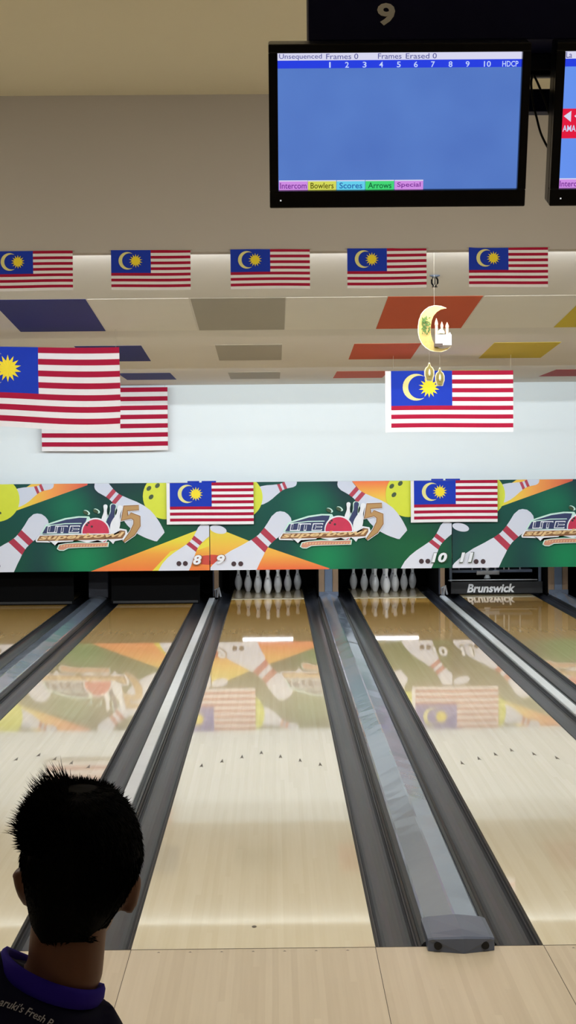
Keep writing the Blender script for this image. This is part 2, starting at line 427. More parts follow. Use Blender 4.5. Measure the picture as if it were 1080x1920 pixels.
# coloured ceiling panels
cols = {'blue': -1.6, 'grey': -.236, 'orange': 1.115, 'yellow': 2.475, 'red': 3.835, 'creamA': -.918, 'creamB': .44, 'creamC': 1.795}
where = ['in the row of panels nearest the flags on the bulkhead', 'in the middle row of ceiling panels', 'in the farthest row of ceiling panels, against the white wall']
nice = {'blue': 'dark blue', 'grey': 'grey', 'orange': 'orange', 'yellow': 'yellow', 'red': 'dark red'}
for r, (y0, p0, y1, p1) in enumerate(ROW):
    za, zc = ceil_z(y0), ceil_z(y1)
    names = ['blue', 'grey', 'orange', 'yellow'] + (['red'] if r == 2 else []) + (['creamA', 'creamB', 'creamC'] if r == 0 else [])
    for nm in names:
        x = cols[nm]; w = 0.325 if not nm.startswith('cream') else 0.345
        bm = bmesh.new()
        lo, th = 0.002, 0.03
        q = [(x-w, y0, za), (x+w, y0, za), (x+w, y1, zc), (x-w, y1, zc)]
        v = [bm.verts.new((a, b, c-lo)) for a, b, c in q]+[bm.verts.new((a, b, c+th)) for a, b, c in q]
        for f in ((0,1,2,3),(7,6,5,4),(0,4,5,1),(1,5,6,2),(2,6,7,3),(3,7,4,0)): bm.faces.new([v[i] for i in f])
        bmesh.ops.bevel(bm, geom=list(bm.edges), offset=0.001, segments=1, affect='EDGES')
        o = link('ceiling_panel', bm, 'ct_creamtile' if nm.startswith('cream') else 'ct_'+nm)
        if nm.startswith('cream'):
            lab = {'creamA': 'cream ceiling panel between the nearest blue and grey panels', 'creamB': 'cream ceiling panel between the nearest grey and orange panels', 'creamC': 'cream ceiling panel between the nearest orange and yellow panels'}[nm]
        else: lab = nice[nm]+' slanted ceiling panel '+where[r]
        tag(o, lab, 'ceiling panel', 'coloured ceiling panels')

# ------------------------------------------------------------------ lanes
def make_lane(c, n, left, right):
    t = thing('bowling_lane', (c, D, 0), 'glossy pale maple bowling lane %s' % n, 'bowling lane', 'bowling lanes')
    h = LANE/2
    bm = bmesh.new(); Ye = END-0.79-D
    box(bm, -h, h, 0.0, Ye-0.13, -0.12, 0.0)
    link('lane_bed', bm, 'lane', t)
    bm = bmesh.new(); box(bm, -h, h, Ye-0.13, Ye+0.02, -0.12, 0.0005); link('joint_strip', bm, 'pale', t)
    bm = bmesh.new(); box(bm, -h, h, Ye+0.02, Ye+0.12, -0.12, -0.002); link('joint_gap', bm, 'joint', t)
    bm = bmesh.new(); box(bm, -h, h, Ye+0.12, END+1.0-D, -0.12, 0.0); link('pin_deck', bm, 'deckwood', t)
    for i in range(-3, 4):
        x, y = i*.1351, 4.8-abs(i)*.16
        bm = bmesh.new(); bm.faces.new([bm.verts.new(p) for p in ((x-.013, y-.075, .0008), (x, y-.045, .0008), (x+.013, y-.075, .0008), (x, y+.075, .0008))])
        link('aiming_arrow', bm, 'mark', t)
    if n == 'under the number 9':
        x, y = .0, .335
        bm = bmesh.new(); bm.faces.new([bm.verts.new((x+.012*math.cos(a*PI/4), y+.02*math.sin(a*PI/4), .0008)) for a in range(8)])
        link('dark_spot', bm, 'mark', t)
make_lane(c7, 'at the far left edge, beyond the wide silver track cover', 0, 0)
make_lane(c8, 'under the number 8, left of centre', 0, 0)
make_lane(C9, 'under the number 9', 0, 0)
make_lane(c10, 'under the number 10', 0, 0)
make_lane(c11, 'under the number 11, at the right edge', 0, 0)

def gutter(x0, x1, label, lip_left):
    """channel from x0 to x1"""
    w = x1-x0; n = 12; p = [(x0, -0.002), (x0+0.012, -0.002), (x0+0.014, -0.02)]
    a, b = x0+0.02, x1-0.02
    for i in range(n+1):
        t = PI*i/n; p.append(((a+b)/2-(b-a)/2*math.cos(t), -0.02-0.052*math.sin(t)))
    p += [(x1-0.014, -0.02), (x1-0.012, -0.004), (x1, -0.004)]
    bm = bmesh.new(); q = p+[(x1, -0.1), (x0, -0.1)]
    m = [1, 1]+[0]*(len(p)-4)+[1, 1]+[1, 1, 1]
    sweep_profile(bm, q, D+0.002, END+1.05, (m+[1]*10)[:len(q)], closed=True)
    o = link('gutter', bm, ['gutter', 'gutterlip'])
    for po in o.data.polygons: po.use_smooth = False
    tag(o, label, 'gutter', 'lane gutters')
h = LANE/2
gw = 0.2                       # channel width beside the wide covers
gn = 0.2
gutter(c7+h+.001, c7+h+gw, 'dark grey gutter on the right side of the far left lane', 0)
gutter(c8-h-gw, c8-h-.001, 'dark grey gutter on the left side of lane 8', 0)
gutter(c8+h+.001, c8+h+gn, 'dark grey gutter between lane 8 and the thin silver strip', 0)
gutter(C9-h-gn, C9-h-.001, 'dark grey gutter on the left side of lane 9', 0)
gutter(C9+h+.001, C9+h+gw, 'dark grey gutter on the right side of lane 9', 0)
gutter(c10-h-gw, c10-h-.001, 'dark grey gutter on the left side of lane 10', 0)
gutter(c10+h+.001, c10+h+gn, 'dark grey gutter on the right side of lane 10', 0)
gutter(c11-h-gn, c11-h-.001, 'dark grey gutter between the right thin silver strip and lane 11', 0)
gutter(c11+h+.001, c11+h+gw, 'dark grey gutter on the right side of lane 11', 0)

def divider(s, label):
    """narrow strip between two lanes of neighbouring pairs"""
    l, r = s-GN/2+gn+.001, s+GN/2-gn-.001
    t = thing('lane_divider', (s, D, 0), label, 'lane divider', 'thin silver lane dividers')
    x0, x1 = l-s, r-s; y1 = END-0.75-D
    bm = bmesh.new(); sweep_profile(bm, [(x0, -.1), (x0, .012), (x0+.004, .018), (x0+.078, .018), (x0+.082, .012), (x0+.082, -.1)], 0.02, y1, [0]*6, closed=True)
    link('silver_strip', bm, 'divider', t)
    bm = bmesh.new(); sweep_profile(bm, [(x0+.083, -.1), (x0+.083, .008), (x0+.098, -.012), (x0+.108, -.004), (x1-.006, -.004), (x1, -.02), (x1, -.1)], 0.02, y1, [0]*7, closed=True)
    link('flank', bm, 'dividerside', t)
divider(S89, 'thin silver strip between lanes 8 and 9')
divider(S1011, 'thin silver strip between lanes 10 and 11')

def track_cover(s, label):
    l, r = -GW/2+gw+.001, GW/2-gw-.001
    t = thing('ball_track_cover', (s, D, 0), label, 'ball track cover', 'wide silver ball track covers')
    y1 = END-0.72-D
    a = .03
    bm = bmesh.new(); sweep_profile(bm, [(l, -.1), (l, .0), (l+.01, .012), (l+a, .02), (l+a, -.1)], 0.02, y1, [0]*5, closed=True)
    sweep_profile(bm, [(r, -.1), (r, .0), (r-.01, .012), (r-a, .02), (r-a, -.1)], 0.02, y1, [0]*5, closed=True)
    link('side_rail', bm, 'capdark', t)
    w0, w1 = l+a+.001, r-a-.001
    segs = 90; bm = bmesh.new(); prof = [(w0, -.05), (w0, .016), (w0+.012, .026), (0.0, .058), (0.012, .058), (w1-.012, .026), (w1, .016), (w1, -.05)]
    n = len(prof); rows = []
    for k in range(segs+1):
        y = 0.255+(y1-0.255)*k/segs
        row = []
        for i, (x, z) in enumerate(prof):
            dz = 0.0035*noise.noise((x*5+s*7, y*2.2, 0)) + 0.002*noise.noise((x*9, y*6.0, 4+s)) if 1 < i < n-2 else 0
            row.append(bm.verts.new((x, y, z+dz)))
        rows.append(row)
    for k in range(segs):
        for i in range(n-1): bm.faces.new((rows[k][i], rows[k][i+1], rows[k+1][i+1], rows[k+1][i]))
    bm.faces.new(rows[0]); bm.faces.new(rows[-1])
    link('top_sheet', bm, 'cap', t)
    # moulded end piece standing over the foul line
    bm = bmesh.new()
    e0, e1 = w0-.012, w1+.012
    def ring(y, z0, zs, zc, wid=1.0, bow=0.0):
        return [bm.verts.new(p) for p in ((e0*wid, y, z0), (e0*wid, y, zs), (e0*wid+.02, y-bow*.3, zs+.008), (.006, y-bow, zc), (e1*wid-.02, y-bow*.3, zs+.008), (e1*wid, y, zs), (e1*wid, y, z0), (.006, y-bow, z0))]
    rs = [ring(.27, .001, .046, .066), ring(-.01, .001, .052, .078), ring(-.065, .001, .052, .072, 1.0, .04), ring(-.072, .001, .046, .064, .985, .044)]
    for A, B in zip(rs, rs[1:]):
        for i in range(8): bm.faces.new((A[i], A[(i+1) % 8], B[(i+1) % 8], B[i]))
    bm.faces.new(rs[0]); L_ = rs[-1]; bm.faces.new([L_[i] for i in (0, 1, 2, 3, 7)]); bm.faces.new([L_[i] for i in (3, 4, 5, 6, 7)])
    ec = link('end_cap', bm, 'endcap', t)
    for x in (e0+.042, e1-.042):
        bm = bmesh.new()
        ang = 0
        for i in range(1):
            pts = [(x, -.1, .028), (x, -.04, .028)]
            tube(bm, [(x, -.0925, .027), (x, -.06, .027)], .0165, 20)
        hb = link('screw_hole', bm, 'hole', ec)
        tag(hb, 'round black hole')
track_cover(S78, 'wide silver ball track cover between lanes 7 and 8, at the left edge')
track_cover(S910, 'wide silver ball track cover between lanes 9 and 10')
track_cover(S1112, 'wide silver ball track cover at the far right edge beyond lane 11')

# ------------------------------------------------------------------ kickbacks (posts between the pin decks)
def kickback(x, w, edge, label, latch=False):
    y = END-0.68
    t = thing('kickback_post', (x, y, 0), label, 'partition', 'partitions between the pin decks')
    bm = newbox(-w/2, w/2, .06, 1.6, .002, 1.2); link('side_wall', bm, 'black', t)
    if edge == 'both':
        for s in (-1, 1):
            bm = newbox(min(s*w/2, s*(w/2-.085)), max(s*w/2, s*(w/2-.085)), 0, .059, .03, 1.2, bev=.004); link('wood_edge', bm, 'kickwood', t)
        bm = newbox(-w/2+.087, w/2-.087, -.01, .059, .03, 1.2, bev=.004); link('grey_cover', bm, 'kickgrey', t)
        bm = newbox(-w/2, w/2, -.03, -.011, .02, .085, bev=.004); link('foot_plate', bm, 'machine', t)
    elif edge == 'dark':
        bm = newbox(-w/2, w/2, 0, .059, .03, 1.2, bev=.004); link('grey_cover', bm, 'rail', t)
    else:
        bm = newbox(-w/2+.02, w/2-.005, 0, .059, .03, 1.2, bev=.004); link('wood_edge', bm, 'kickwood', t)
        bm = newbox(-w/2, -w/2+.019, .01, .059, .03, 1.2); link('grey_cover', bm, 'rail', t)
    if latch:
        bm = bmesh.new(); tube(bm, [(.0, -.02, .02), (-.01, -.05, .13), (.04, -.05, .16), (.07, -.04, .03)], .016, 8); tube(bm, [(.02, -.05, .02), (.03, -.05, .14)], .014, 8)
        link('latch', bm, 'steel', t)
kickback(S910, .285, 'both', 'grey partition with wooden edges between the pins of lanes 9 and 10')
kickback(S89+.035, .09, 'one', 'narrow reddish wood partition post at the end of the strip between lanes 8 and 9', True)
kickback(S1011-.02, .09, 'one', 'narrow wooden partition post with metal latch between lanes 10 and 11', True)
kickback(S1112, .285, 'both', 'grey partition with wooden edge right of the sweep bar')
kickback(S78, .285, 'dark', 'dark grey partition post at the end of the leftmost track cover')

# ------------------------------------------------------------------ pins
def pin_mesh():
    bm = bmesh.new(); lathe(bm, PINPROF, n=28); return bm
rows_txt = [('front', ['head pin']), ('second', ['left pin', 'right pin']), ('third', ['left pin', 'middle pin', 'right pin']), ('back', ['leftmost pin', 'second pin from the left', 'third pin from the left', 'rightmost pin'])]
proto = None
for c, ln in ((C9, 9), (c10, 10)):
    for r in range(4):
        for i in range(r+1):
            loc = (c+(i-r/2)*.3048, END+r*.264, 0.0005)
            side = 'left-hand rack' if ln == 9 else 'right-hand rack'
            lab = ('white bowling pin at the very front of the '+side+', the head pin') if r == 0 else 'white bowling pin, %s in the %s row of the %s' % (rows_txt[r][1][i].replace(' pin', ''), rows_txt[r][0], side)
            if proto is None:
                proto = link('bowling_pin', pin_mesh(), 'pin', None, True)
                bm = bmesh.new()
                n = 8; 
                for s in range(n):
                    a0 = -PI/2-.42+.84*s/n; a1 = -PI/2-.42+.84*(s+1)/n
                    q = []
                    for a, z in ((a0, .225), (a1, .225), (a1, .252), (a0, .252)):
                        rr = {.225: .0358, .252: .0275}[z]+.0012
                        q.append(bm.verts.new((rr*math.cos(a), rr*math.sin(a), z-(0.006 if s % 2 else 0))))
                    bm.faces.new(q)
                pm = link('neck_emblem', bm, 'pinmark', proto); tag(pm, 'small dark printed mark'); po, pc = proto, pm
            else:
                po = proto.copy(); C.objects.link(po); pc = pm.copy(); C.objects.link(pc); pc.parent = po
            po.location = loc
            tag(po, lab, 'bowling pin', 'white pins on lane %d' % ln)
# black back curtains and side walls of the pits on lanes 9 and 10
for c, ln in ((C9, 9), (c10, 10)):
    t = newbox(-.62, .62, END+1.45, END+1.47, -.1, 1.2)
    o = link('pit_curtain', t, 'black'); o.location = (c, 0, 0)
    tag(o, 'black curtain hanging behind the pins of lane %d' % ln, 'curtain', 'pit curtains')
    # fluorescent pin light fixed to the back of the masking, above the pin deck
    t = thing('pin_light', (c, 24.18, 0.50), 'white fluorescent tube behind the masking in front of the pins of lane %d' % ln, 'lamp', 'pin deck lights')
    bm = bmesh.new(); box(bm, -.4, .4, -.12, -.02, .06, .12, bev=.006); link('housing', bm, 'white', t)
    link('mounting_plate', newbox(-.1, .1, -.019, .0, .03, .15), 'steel', t)
    for sx in (-.37, .37):
        bm = newbox(sx-.015, sx+.015, -.07, -.03, -.01, .062); link('lamp_holder', bm, 'white', t)
    bm = bmesh.new(); tube(bm, [(-.36, -.05, .018), (.36, -.05, .018)], .014, 12)
    MT.setdefault('tube', mat('lit_tube', (255,255,255), 0.4, emit=(240,246,255), estr=10))
    link('tube', bm, 'tube', t, True)

for c, ln in ((C9, 'left-hand'), (c10, 'right-hand')):  # extra tubes added out of sight to brighten the pins
    t = thing('pin_light', (c, 24.3, .80), 'added unseen tube behind the masking, brightening the %s rack of pins' % ln, 'lamp', 'pin deck lights')
    link('mounting_plate', newbox(-.1, .1, -.019, .0, .03, .15), 'steel', t)
    link('housing', newbox(-.5, .5, -.12, -.02, .06, .12, bev=.006), 'white', t)
    MT.setdefault('tube2', mat('bright_lit_tube', (255,255,255), 0.4, emit=(240,246,255), estr=32))
    bm = bmesh.new(); tube(bm, [(-.48, -.05, .033), (.48, -.05, .033)], .026, 12); link('tube', bm, 'tube2', t, True)
t = thing('pin_light', (c11, 24.18, .95), 'white fluorescent tube above the sweep bar, hidden by the masking', 'lamp', 'pin deck lights')
link('housing', newbox(-.4, .4, -.12, -.02, .06, .12, bev=.006), 'white', t)
link('mounting_plate', newbox(-.1, .1, -.019, .0, .03, .15), 'steel', t)
bm = bmesh.new(); tube(bm, [(-.36, -.05, .035), (.36, -.05, .035)], .026, 12); link('tube', bm, 'tube2', t, True)
# black shutters closing lanes 7 and 8
for c, ln in ((c7, 'leftmost'), (c8, 'number 8')):
    t = thing('pit_shutter', (c, 24.1, 0), 'matte black shutter closing the end of the %s lane' % ln, 'shutter', 'closed pit shutters')
    link('board', newbox(-.625, .625, 0, .03, .004, 1.0, bev=.004), 'black', t)
    link('bottom_rail', newbox(-.6, .6, -.012, -.001, .015, .05, bev=.003), 'sweep', t)
# sweep bar on lane 11
Ys = 25.15
t = thing('sweep_bar', (c11, Ys, 0), 'black sweep board with white lettering lowered across lane 11', 'sweep bar')
link('board', newbox(-.66, .70, 0, .03, .012, .19, bev=.006), 'sweep', t)
link('top_rail', newbox(-.70, .62, -.02, .0, .208, .224, bev=.003), 'steel', t)
for x in (-.66, .66):
    link('arm', newbox(x-.02, x+.02, .0, .05, .19, .75, bev=.004), 'machine', t)
A = Art(1.0, None, .0008, -.002)
A.text('Brunswick', -.42, -.158, .29, -.03, 'white', shear=.22, bold=.035)
o = A.link('lettering', t); tag(o, 'white italic lettering')
t = thing('pinsetter', (c11, Ys+.35, 0), 'blue grey pinsetter machinery above the sweep board of lane 11', 'pinsetter')
link('deck_plate', newbox(-.60, .60, .0, .5, .30, .34, bev=.005), 'machine', t)
link('centre_plate', newbox(-.24, .10, -.05, -.001, .27, .33, bev=.005), 'steel', t)
link('frame_beam', newbox(-.62, .62, .05, .12, .42, .50, bev=.005), 'rail', t)
for x in (-.5, -.3, -.16, .05, .18, .25, .42):
    bm = bmesh.new(); tube(bm, [(x, .02, .335), (x, .02, .6)], .014, 8); link('rod', bm, 'steel', t)
for x in (-.08,):
    bm = bmesh.new(); lathe(bm, [(.05, .215), (.045, .235), (.03, .26), (.03, .269)], cx=x, cy=-.03, n=16); link('pin_cup', bm, 'white', t, True)
    bm = bmesh.new(); lathe(bm, [(.025, .331), (.025, .36), (.04, .365), (.04, .40)], cx=x, cy=-.03, n=16); link('pin_cup', bm, 'white', t, True)

# ------------------------------------------------------------------ masking panels
MY = 23.66
zmt = at(518, 903.5, MY).z; zmb = at(518, 1068, MY).z
PH = (zmt-zmb)/S
def lg(zx, zy): return (123+zx/4.909, 15+zy/4.909)
def masking(xl, variant, nl, nr, label):
    t = thing('masking_panel', (xl, MY, zmt), label, 'masking panel', 'printed masking panels above the lanes')
    W = PAIR-0.006
    link('board', newbox(0.003, W, 0.0, .05, -(zmt-zmb), 0, bev=.003), 'black' if False else 'p_green', t)
    link('mounting_rail', newbox(.1, W-.1, .051, .10, -.35, -.25), 'steel', t)
    A = Art(S, (0.6, 0, 452.6, PH), .0007, -.001)
    A.rect(0, 0, 453.5, PH, 'p_green')
    # upper left pin, ball, band
    if variant == 'A': A.poly([(70,56),(94,49),(226,3),(228,-4),(128,-4),(90,20)], 'p_band')
    else: A.poly([(265,-2),(341,-2),(338,46),(285,22)], 'p_topo')
    A.pin((163,-2), (66,38), 'p_white', 'p_red')
    A.ell(56, 28, 43.5, 42, 'p_yellow')
    A.ell(62, 53, 3.6, 2.4, 'p_hole', .5)
    # wedges at the bottom
    if variant == 'A':
        A.poly([(231,164),(438,86),(454,80),(454,168),(225,170)], 'p_wedgeA')
        A.poly([(340,170),(380,128),(454,108),(454,118),(392,140),(372,170)], 'p_topo')
        A.ell(453, 145, 30, 9, 'p_redband')
    else:
        A.poly([(-2,82),(30,92),(74,110),(224,163),(210,170),(-2,170)], 'p_wedgeB')
        A.ell(0, 144, 30, 9, 'p_redband')
    A.pin((147,61), (-18,232), 'p_white', 'p_red')
    if True: A.ell(16, 88, 16, 7.5, 'p_white', .25)
    A.pin((452,80), (355,203), 'p_white', 'p_red')
    # big pin and ball at upper right
    A.ell(372, 25, 42.5, 43, 'p_yellow')
    for x, y in ((341,10),(357,5),(345,26)): A.ell(x, y, 5.2, 3.8, 'p_hole', -.8, 16)
    A.pin((243,-4), (362,101), 'p_white', 'p_red')
    # dots
    for x, y in ((44.5,152.5),(57.5,152.5),(395.5,151),(407.5,151)): A.ell(x, y, 4.6, 4.6, 'p_dark', 0, 20)
    # logo -----------------------------------------------------------
    P = lambda pts, m: A.poly([lg(*p) for p in pts], m)
    k = 1/4.909
    P([(70,385),(120,300),(170,280),(300,240),(420,224),(520,226),(560,300),(560,390)], 'p_mint')
    P([(88,380),(132,306),(180,292),(310,254),(430,238),(500,240),(480,300),(450,382)], 'p_navy')
    P([(112,308),(300,287),(450,286),(452,294),(300,296),(118,316)], 'p_mint')
    for ch_, x0, x1 in (('L', 140, 196), ('I', 208, 226), ('T', 240, 318), ('E', 338, 430)):
        A.text(ch_, 123+(x0-9)*k, 15+309*k, 123+(x1+9)*k, 15+377*k, 'p_pure', 0.1, 0.03)
    for ch_, x0, x1 in (('L', 140, 196), ('I', 208, 226), ('T', 240, 318), ('E', 338, 430)):
        A.text(ch_, 123+x0*k, 15+318*k, 123+x1*k, 15+368*k, 'p_navy', 0.1, 0.0)
    for x, y in ((500,190),(592,178)):
        ex, ey = lg(x, y); A.ell(ex, ey, 6.6, 3.6, 'p_mint', .55, 20); ex, ey = lg(x-10, y+2); A.ell(ex, ey, 5.4, 3.2, 'p_hole', .55, 20)
    A.pin(lg(672,118), lg(664,345), 'p_pure')
    A.pin(lg(748,112), lg(700,390), 'p_mint', None, 1.6); A.pin(lg(748,116), lg(700,380), 'p_navy')
    A.pin(lg(812,128), lg(734,395), 'p_pure')
    cx, cy = lg(580, 370); A.ell(cx, cy, 132*k, 130*k, 'p_pure'); A.ell(cx, cy+1, 122*k, 121*k, 'p_ball')
    for x, y in ((500,305),(545,320),(515,285)): ex, ey = lg(x, y); A.ell(ex, ey, 2.2, 2.2, 'p_dark', 0, 12)
    five = [lg(*p) for p in ((978,150),(856,156),(846,246),(905,222),(958,246),(958,310),(915,385),(835,462))]
    A.stroke(five, [9,9,9,10,12,13,11,3], 'p_pure', 1.6); A.stroke(five, [9,9,9,10,12,13,11,3], 'p_goldd', .6); A.stroke(five, [9,9,9,10,12,13,11,3], 'p_gold', -.9)
    band = [(28,440),(62,392),(440,384),(700,384),(775,380),(795,338),(862,350),(872,385),(838,440),(755,455),(738,482),(716,458),(690,440),(640,462),(600,445),(500,466),(420,446),(392,430),(370,455),(232,462),(205,490),(178,464),(35,458)]
    P(band, 'p_pure')
    P([(44,440),(70,400),(440,394),(780,392),(808,356),(850,362),(850,392),(824,432),(640,440),(300,446),(44,448)], 'p_goldd')
    A.text('superbowl', 123+58*k, 15+394*k, 123+845*k, 15+452*k, 'p_goldl', 0.3, 0.03, -.03)
    P([(222,522),(238,482),(300,470),(420,462),(560,466),(702,462),(694,508),(420,514),(330,518),(285,540),(245,538)], 'p_mint')
    P([(232,520),(246,488),(300,477),(420,470),(560,473),(692,469),(686,503),(420,508),(325,512),(282,532),(250,531)], 'p_salmon')
    for x in range(262, 680, 26): P([(x,488),(x+10,484),(x+6,500),(x-4,502)], 'p_goldl')
    A.link('print', t)
    # lane numbers
    for txt, x0, x1, y0, y1 in ((nl, 13, 28 if len(nl) == 1 else 39, 135, 153), (nr, 422 if len(nr) == 1 else 414, 438 if len(nr) == 1 else 443, 135, 153)):
        if not txt: continue
        B = Art(S, None, .0007, -.001-.0007*(A.k+1))
        B.text(txt, x0-.8, y0-.8, x1+1.6, y1+1.6, 'p_goldd' if (variant, txt) in (('A', nr), ('B', nl)) else 'p_hole', .2, .05)
        B.text(txt, x0, y0, x1, y1, 'p_pure', .2, .04)
        tag(B.link('lane_number', t), 'white italic number '+txt)
masking(S89-PAIR, 'A', '', '8', 'printed bowling masking panel ending at number 8, left of centre')
masking(S89, 'B', '9', '10', 'printed bowling masking panel from number 9 to number 10')
masking(S89+PAIR, 'A', '11', '', 'printed bowling masking panel beginning at number 11, at the right edge')

# ------------------------------------------------------------------ flags
def flag(name_loc, W, Hh, label, group, wave=0.0, seed=0, sleeve=0.0, cords=None, tilt=0.0, fold=False):
    x, y, z = name_loc
    t = thing('flag', (x, y, z), label, 'flag', group)
    def wf(u, v):            # u right 0..1, v down 0..1
        dx = wave*0.06*math.sin(v*3+seed)*v
        dy = wave*(0.5*math.sin(u*7.0+seed)*(0.3+v)+0.35*math.sin(u*3+v*5+seed*2))
        dz = wave*0.45*math.sin(u*4.2+seed*1.3)*(.4+.6*v)+tilt*u
        return Vector((u*W+dx, dy, -v*Hh+dz))
    bm = bmesh.new(); nx, ny = 24, 28
    g = [[bm.verts.new(wf(i/nx, j/ny)) for i in range(nx+1)] for j in range(ny+1)]
    for j in range(ny):
        for i in range(nx):
            f = bm.faces.new((g[j][i], g[j][i+1], g[j+1][i+1], g[j+1][i]))
            f.material_index = 2 if (i < nx//2 and j < 16) else (0 if (j//2) % 2 == 0 else 1)
    cloth = link('cloth', bm, ['fr', 'fw', 'fb'], t, True)
    # emblem, both faces
    bm = bmesh.new()
    ch = Hh*8/14; cw = W/2
    def put(pts, m):
        for s in (-1, 1):
            vs = [bm.verts.new(wf(px/W, py/Hh)+Vector((0, s*(.003 if m else .003), 0))) for px, py in pts]
            c0 = bm.verts.new(sum((v.co for v in vs), Vector())/len(vs)) if m else None
            if m:
                for k in range(len(vs)):
                    f = bm.faces.new((c0, vs[k], vs[(k+1) % len(vs)])); f.material_index = 1
            else:
                n = len(vs)//2
                for k in range(n-1):
                    f = bm.faces.new((vs[k], vs[k+1], vs[len(vs)-2-k], vs[len(vs)-1-k])); f.material_index = 0
    # crescent: outer arc and inner arc
    cx, cy, ro = cw*.41, ch*.47, ch*.385; ri = ro*.86; off = ro*.27
    a0 = math.acos(max(-1, min(1, (ro*ro+off*off-ri*ri)/(2*ro*off))))
    n = 22; out = []; inn = []
    ix = math.cos(a0)*ro-off; iy = math.sin(a0)*ro; b0 = math.atan2(iy, ix)
    for k in range(n+1):
        a = a0+(2*PI-2*a0)*k/n; b = b0+(2*PI-2*b0)*k/n
        out.append((cx+ro*math.cos(a), cy+ro*math.sin(a))); inn.append((cx+off+ri*math.cos(b), cy+ri*math.sin(b)))
    put(out+inn[::-1], 0)
    sx, sy, r1 = cw*.622, ch*.475, ch*.30
    put([(sx+(r1 if k % 2 == 0 else r1*.56)*math.cos(PI*k/14-PI/2), sy+(r1 if k % 2 == 0 else r1*.56)*math.sin(PI*k/14-PI/2)) for k in range(28)], 1)
    bmm = bm; me = link('emblem', bmm, ['fy2', 'fy'], t)
    tag(me, 'yellow crescent and fourteen-point star')
    if sleeve:
        bm = bmesh.new()
        v = [[bm.verts.new(wf(0, j/10)+Vector((-sleeve*i, -.002*i, 0))) for i in (0, 1)] for j in range(11)]
        for j in range(10): bm.faces.new((v[j][0], v[j][1], v[j+1][1], v[j+1][0]))
        tag(link('sleeve', bm, 'fw', t), 'white hem')
    if fold:
        bm = bmesh.new()
        for a, b in ((.16, .30), (.33, .50)):
            box(bm, a*W+.06, b*W+.06, -.005, .06, .0, .022, bev=.004)
        tag(link('top_fold', bm, 'fb', t), 'dark folded corner of cloth over the panel top')
    if cords:
        for u in (0.02, 0.98):
            bm = bmesh.new(); p = wf(u, 0); tube(bm, [p, (p.x, p.y, cords-z)], .0012, 5); link('cord', bm, 'cord', t)
    return t
# row on the bulkhead
pl = [(-13, 473), (208, 474), (432, 475), (651, 474), (879, 473)]
desc = ['small striped flag under the bulkhead, cut off by the left edge', 'small striped flag under the bulkhead, above the cream panel beside the blue one', 'small striped flag under the bulkhead, directly above the grey ceiling panel', 'small striped flag under the bulkhead, between the grey and orange panels', 'small striped flag under the bulkhead, right of the crescent decoration']
for (px, py), d in zip(pl, desc):
    p = at(px, py, BY-.006); W = 148*BY/FPX
    fl = flag((p.x, p.y, zb+.012), W, W*.5, d, 'small flags along the bulkhead', wave=.004, seed=px*.1)
    bm = bmesh.new(); tube(bm, [(-.01, .002, -.001), (W+.01, .002, -.001)], .002, 6); link('hanging_cord', bm, 'cord', fl)
# hanging flags
Y = 13.0; p = at(-80, 652, Y); W = 302*Y/FPX
flag(p, W, W*.5, 'large hanging flag nearest on the left, its bright canton cut by the left edge', 'large flags hanging from the ceiling', wave=.05, seed=1.0, cords=ceil_z(Y), tilt=.0)
Y = 23.78; p = at(77, 728, Y); W = 236*Y/FPX
flag(p, W, W*.5, 'large flag against the white wall, half hidden behind the nearer flag on the left', 'large flags hanging from the ceiling', wave=.010, seed=2.0, cords=ceil_z(Y))
Y = 17.6; p = at(733, 696, Y); W = 229*Y/FPX
flag(p, W, W*.5, 'large hanging flag with white hem at right, behind the gold lanterns', 'large flags hanging from the ceiling', wave=.010, seed=.5, sleeve=.06, cords=ceil_z(Y)+.01)
for px, lab in ((315, 'flag fixed on the masking above numbers 8 and 9'), (773, 'flag fixed on the masking above numbers 10 and 11')):
    Y = MY-.07; p = at(px+3, 904, Y); W = 157*Y/FPX
    fl = flag((p.x, p.y, zmt+.0), W, W*.5, lab, 'flags fixed on the printed masking', wave=.006, seed=px, sleeve=.045, fold=True)
    bm = bmesh.new(); tube(bm, [(-.045, .004, 0), (W, .004, 0)], .003, 6); link('hanging_cord', bm, 'cord', fl)

# ------------------------------------------------------------------ sprinkler
p = at(815, 519, 10.94); cz = ceil_z(10.94)
t = thing('sprinkler_head', (p.x, 10.94, cz), 'small black sprinkler head under the ceiling above the gold crescent', 'sprinkler')
bm = bmesh.new(); lathe(bm, [(.034, 0), (.034, -.004), (.02, -.010), (.012, -.012), (.0, -.012)][::-1], n=20); link('escutcheon', bm, 'kickgrey', t)
bm = bmesh.new()
for s in (-1, 1): tube(bm, [(s*.010, 0, -.012), (s*.019, 0, -.028), (s*.019, 0, -.05), (s*.006, 0, -.068)], .0055, 8)
link('frame_arms', bm, 'black', t)
bm = bmesh.new(); tube(bm, [(0, 0, -.012), (0, 0, -.06)], .004, 8); link('bulb', bm, 'black', t)
bm = bmesh.new(); lathe(bm, [(.0, -.076), (.018, -.075), (.018, -.071), (.0, -.068)], n=16); link('deflector', bm, 'black', t)

